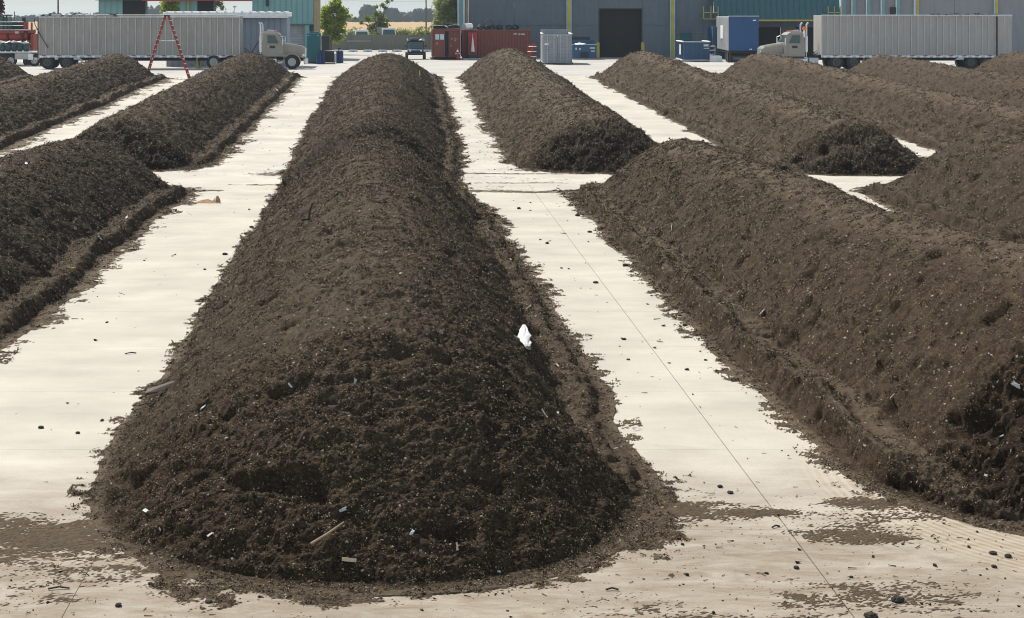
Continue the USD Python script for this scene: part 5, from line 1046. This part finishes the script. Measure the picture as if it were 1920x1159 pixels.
p, n = near_surface(577, 412); c = thing('branch', 'thin dark branch sticking up from the left crest of the middle row', 'branch', p); put('branch', MB().tube([(0, 0, 0), (.03, 0, .18), (.08, 0, .34)], .016, 5).bar((-.12, 0, .02), (.05, 0, .03), .03, 5, .02), M['clod'], c)
clods = [(77, 803, .055, 'dark round clod alone on the left lane'), (146, 813, .045, 'dark clod on the left lane near the middle row spill'), (282, 1103, 0, ''), (222, 1137, .05, 'flat dark clod on the apron below the left row toe'), (282, 1096, .038, 'small dark clod on the apron left of the front toe'), (391, 1130, .045, 'brown clod at the lower picture edge'),
  (350, 773, .045, 'small clod at the spill edge of the left lane'), (1683, 1128, .085, 'largest dark lump of compost on the apron at the lower right'), (1633, 1158, .085, 'dark lump cut by the lower picture edge'), (1350, 914, .05, 'dark clod on the lane left of the joint line'), (1369, 925, .05, 'flat dark clod beside the joint line near the toe'),
  (1493, 1066, .045, 'round clod right of the joint on the apron'), (1596, 1083, .03, 'little clod on the dusty apron between tyre tracks'), (1288, 694, .05, 'clod on the right lane near its middle'), (1170, 637, .05, 'clod left of the joint line level with the white bag'), (1178, 675, .04, 'clod just below the one level with the bag'), (1275, 593, .05, 'clod at the right spill edge beside the far ledge'),
  (1284, 611, .06, 'larger clod among the right lane edge clods'), (1117, 531, .07, 'clod lying on the joint line of the right lane'), (973, 392, .09, 'round clod on the right lane near the cross lane'), (1083, 405, .09, 'clod on the right lane at the ledge row corner'), (1106, 436, .08, 'clod on the lane near the right row foot'), (1173, 499, .1, 'flat clod near the right row foot'), (1026, 457, .07, 'clod near the joint line above the middle of the lane'),
  (1100, 418, 0, ''), (1323, 676, .04, 'small clod near the right spill, level with the bag bottom'), (1392, 686, .05, 'clod near the spill edge of the right row'), (472, 427, .08, 'clod on the left lane beside the middle row'), (422, 478, .08, 'dark clod on the left lane at the spill edge'), (384, 506, .05, 'small clod on the left lane below the dark one'), (1862, 1039, .05, 'clod at the front toe of the right row'), (1890, 1045, .055, 'second clod at the front toe of the right row'), (1864, 1064, .045, 'clod on the apron below the right row toe'), (1437, 1076, .03, 'little clod left of the joint on the apron'), (487, 1120, .03, 'tiny clod at the bottom left of the middle toe')]
for k, (px, py, s_, lab) in enumerate(clods):
    s_ *= .6
    if s_: p = gp(px, py); put('lump', clod(300 + k, s_), M['clod'], thing('compost_clod', lab, 'clod', p))
stk = [(245, 664, .18, .4, 'short bent twig on the left lane'), (205, 910, .14, .3, 'dark twig at the left spill of the middle row'), (110, 1106, .2, .1, 'thin dark twig on the apron at the lower left'), (1148, 1108, .12, .0, 'short bark sliver on the apron below the front toe'), (1455, 990, .1, .4, 'dark splinter on the apron by the joint'), (66, 614, .25, -.2, 'dark twig at the left row spill'), (362, 1060, .1, .8, 'little twig on the apron left of the stick')]
for k, (px, py, Ls, az, lab) in enumerate(stk):
    p = gp(px, py); put('twig', MB().tube([(-Ls / 2 * math.cos(az), -Ls / 2 * math.sin(az), .012), (0, .02, .022), (Ls / 2 * math.cos(az), Ls / 2 * math.sin(az), .012)], .009, 5), M['clod'], thing('stick', lab, 'stick', p))
# crumbs too many to count, scattered thinly over the lanes and apron
r = np.random.default_rng(55); pts = []
def scatter(n, x0, x1, y0, y1): pts.append(np.stack([r.uniform(x0, x1, n), y0 * (y1 / y0) ** r.uniform(0, 1, n), np.zeros(n)], 1))
scatter(2600, -6, 9, 11.5, 18.5); scatter(130, 3.2, 5.4, 17, 54); scatter(70, -6.4, -3.6, 17, 55); scatter(220, 2.4, 4.1, 58, 100); scatter(60, -6.5, -4.0, 58, 110)
P = np.vstack(pts); near = r.uniform(size=len(P))
crumbs = []
for k in range(4):
    b = MB(); rr = np.random.default_rng(400 + k)
    if k < 2: b.hull(rr.normal(0, 1, (9, 3)) * [.016, .014, .007] + [0, 0, .006])
    else: b.bar((-.035, 0, .006), (.03, .01 * k, .008), .005, 4, .003)
    crumbs.append({'chip_dark' if k % 2 == 0 else 'chip_brown': b})
P[:, 2] = zg(P[:, 1]) + .002
tag(instancer('compost_crumbs', None, crumbs, P, quats(np.tile([0, 0, 1.0], (len(P), 1)), r, .05), np.clip(P[:, 1] / 24, .5, 1.2) * (.45 + 1.3 * r.uniform(size=len(P)) ** 3), r.integers(0, 4, len(P))), 'tiny dark crumbs and splinters strewn over the concrete lanes', 'compost crumbs')

# thin trampled compost left on the concrete
def residue(label, blobs, seed, thick=.02, step=.026, cut=.5, fx=3.0, fy=6.0):
    b = np.array(blobs); x0, x1, y0, y1 = (b[:, 0] - 1.7 * b[:, 2]).min(), (b[:, 0] + 1.7 * b[:, 2]).max(), (b[:, 1] - 1.7 * b[:, 3]).min(), (b[:, 1] + 1.7 * b[:, 3]).max()
    xs, ys = np.arange(x0, x1, step), np.arange(y0, y1, step * .8); X, Y = np.meshgrid(xs, ys, indexing='ij'); m_ = np.zeros_like(X)
    for cx_, cy_, rx, ry in blobs: m_ = np.maximum(m_, np.exp(-((X - cx_) / rx) ** 2 - ((Y - cy_) / ry) ** 2))
    nz = .55 * meshkit.fbm(np.stack([X * fx, Y * fy, 0 * X], -1), 4, seed) + .45 * meshkit.fbm(np.stack([X * 7, Y * 14, 0 * X + 2], -1), 3, seed + 8) + np.random.default_rng(seed).normal(0, .15, X.shape); n2 = meshkit.fbm(np.stack([X * .7, Y * 1.2, 0 * X + 3], -1), 3, seed + 3)
    Z = thick * np.clip((m_ * .75 + (nz - .5) * 1.1 + (n2 - .5) * .9 - cut) * 1.6, -1, 1); nyy = len(ys)
    i, j = np.meshgrid(np.arange(len(xs) - 1), np.arange(nyy - 1), indexing='ij'); q = (i * nyy + j).ravel(); f = np.stack([q, q + nyy, q + nyy + 1, q + 1], 1); f = f[(Z.ravel()[f] > 0).any(1)]
    V = np.stack([X, Y, Z + zg(Y) + .0005], -1).reshape(-1, 3); u = np.unique(f); rm = np.full(len(V), -1); rm[u] = np.arange(len(u)); f = rm[f]
    ms = usdkit.mesh(stage, numbered('/World/compost_residue'), (V[u], np.vstack([f[:, [0, 1, 2]], f[:, [0, 2, 3]]])), M['compost'], smooth=True)
    for nm, val in (('dark_tint', 0.0), ('dry', .6)): UsdGeom.PrimvarsAPI(ms).CreatePrimvar(nm, Sdf.ValueTypeNames.FloatArray, 'vertex').Set(Vt.FloatArray([val] * len(u)))
    tag(ms.GetPrim(), label, 'compost residue', kind='stuff')
residue('thin tongue of trampled compost between the middle row toe and the joint line', [(3.0, 18.6, .8, .5), (3.9, 18.5, .7, .28), (4.6, 17.8, .5, .15)], 501, cut=.42)
residue('flat patch of compost dust beside the right row front corner', [(5.1, 18.9, .45, .22), (5.0, 17.6, .5, .13)], 502, cut=.4)
residue('band of trampled compost joining the left lane to the middle row toe', [(-4.3, 18.0, 1.0, .5), (-3.6, 17.6, .6, .8)], 503, cut=.45)
residue('broken streaks of compost on the apron in front of the rows', [(-3.3, 15.9, 1.6, 1.3), (-1, 14.6, 2.0, .9), (2.3, 15.2, 1.8, .9), (4.2, 15.8, 1.4, .8), (0.5, 14.0, 2, .8)], 504, cut=.78, fx=2.2, fy=7.5)
residue('dark line of scraped compost across the cross lane at the right', [(2.6, 52.3, 1.3, .25), (3.9, 52.0, 1.3, .2), (4.6, 52.2, .8, .2), (3.9, 54.8, 2.0, .09), (4.0, 57.6, 2.2, .14), (2.4, 57.8, 1.2, .2)], 505, step=.07, cut=.3)
residue('smeared compost on the cross lane at the left', [(-4.0, 57.5, 1.2, .9), (-4.2, 54.2, 2.0, .3), (-6.0, 52.5, .7, .5), (-3.6, 56, .5, .7)], 506, step=.07, cut=.6)

# ------------------------------------------------------------------ summer haze over the plain
bz = MB().box(-1700, 1700, -60, 2400, -1.2, 16.0)
hz = usdkit.material(stage, '/World/Looks/haze', {'v': ('principled_volume', {'color': (0.76, 0.88, 1.0), 'density': 0.00017, 'anisotropy': 0.3})}, [], volume='v.volume')
tag(put('haze', bz, hz), kind='stuff', label='thin pale summer haze over the plain')
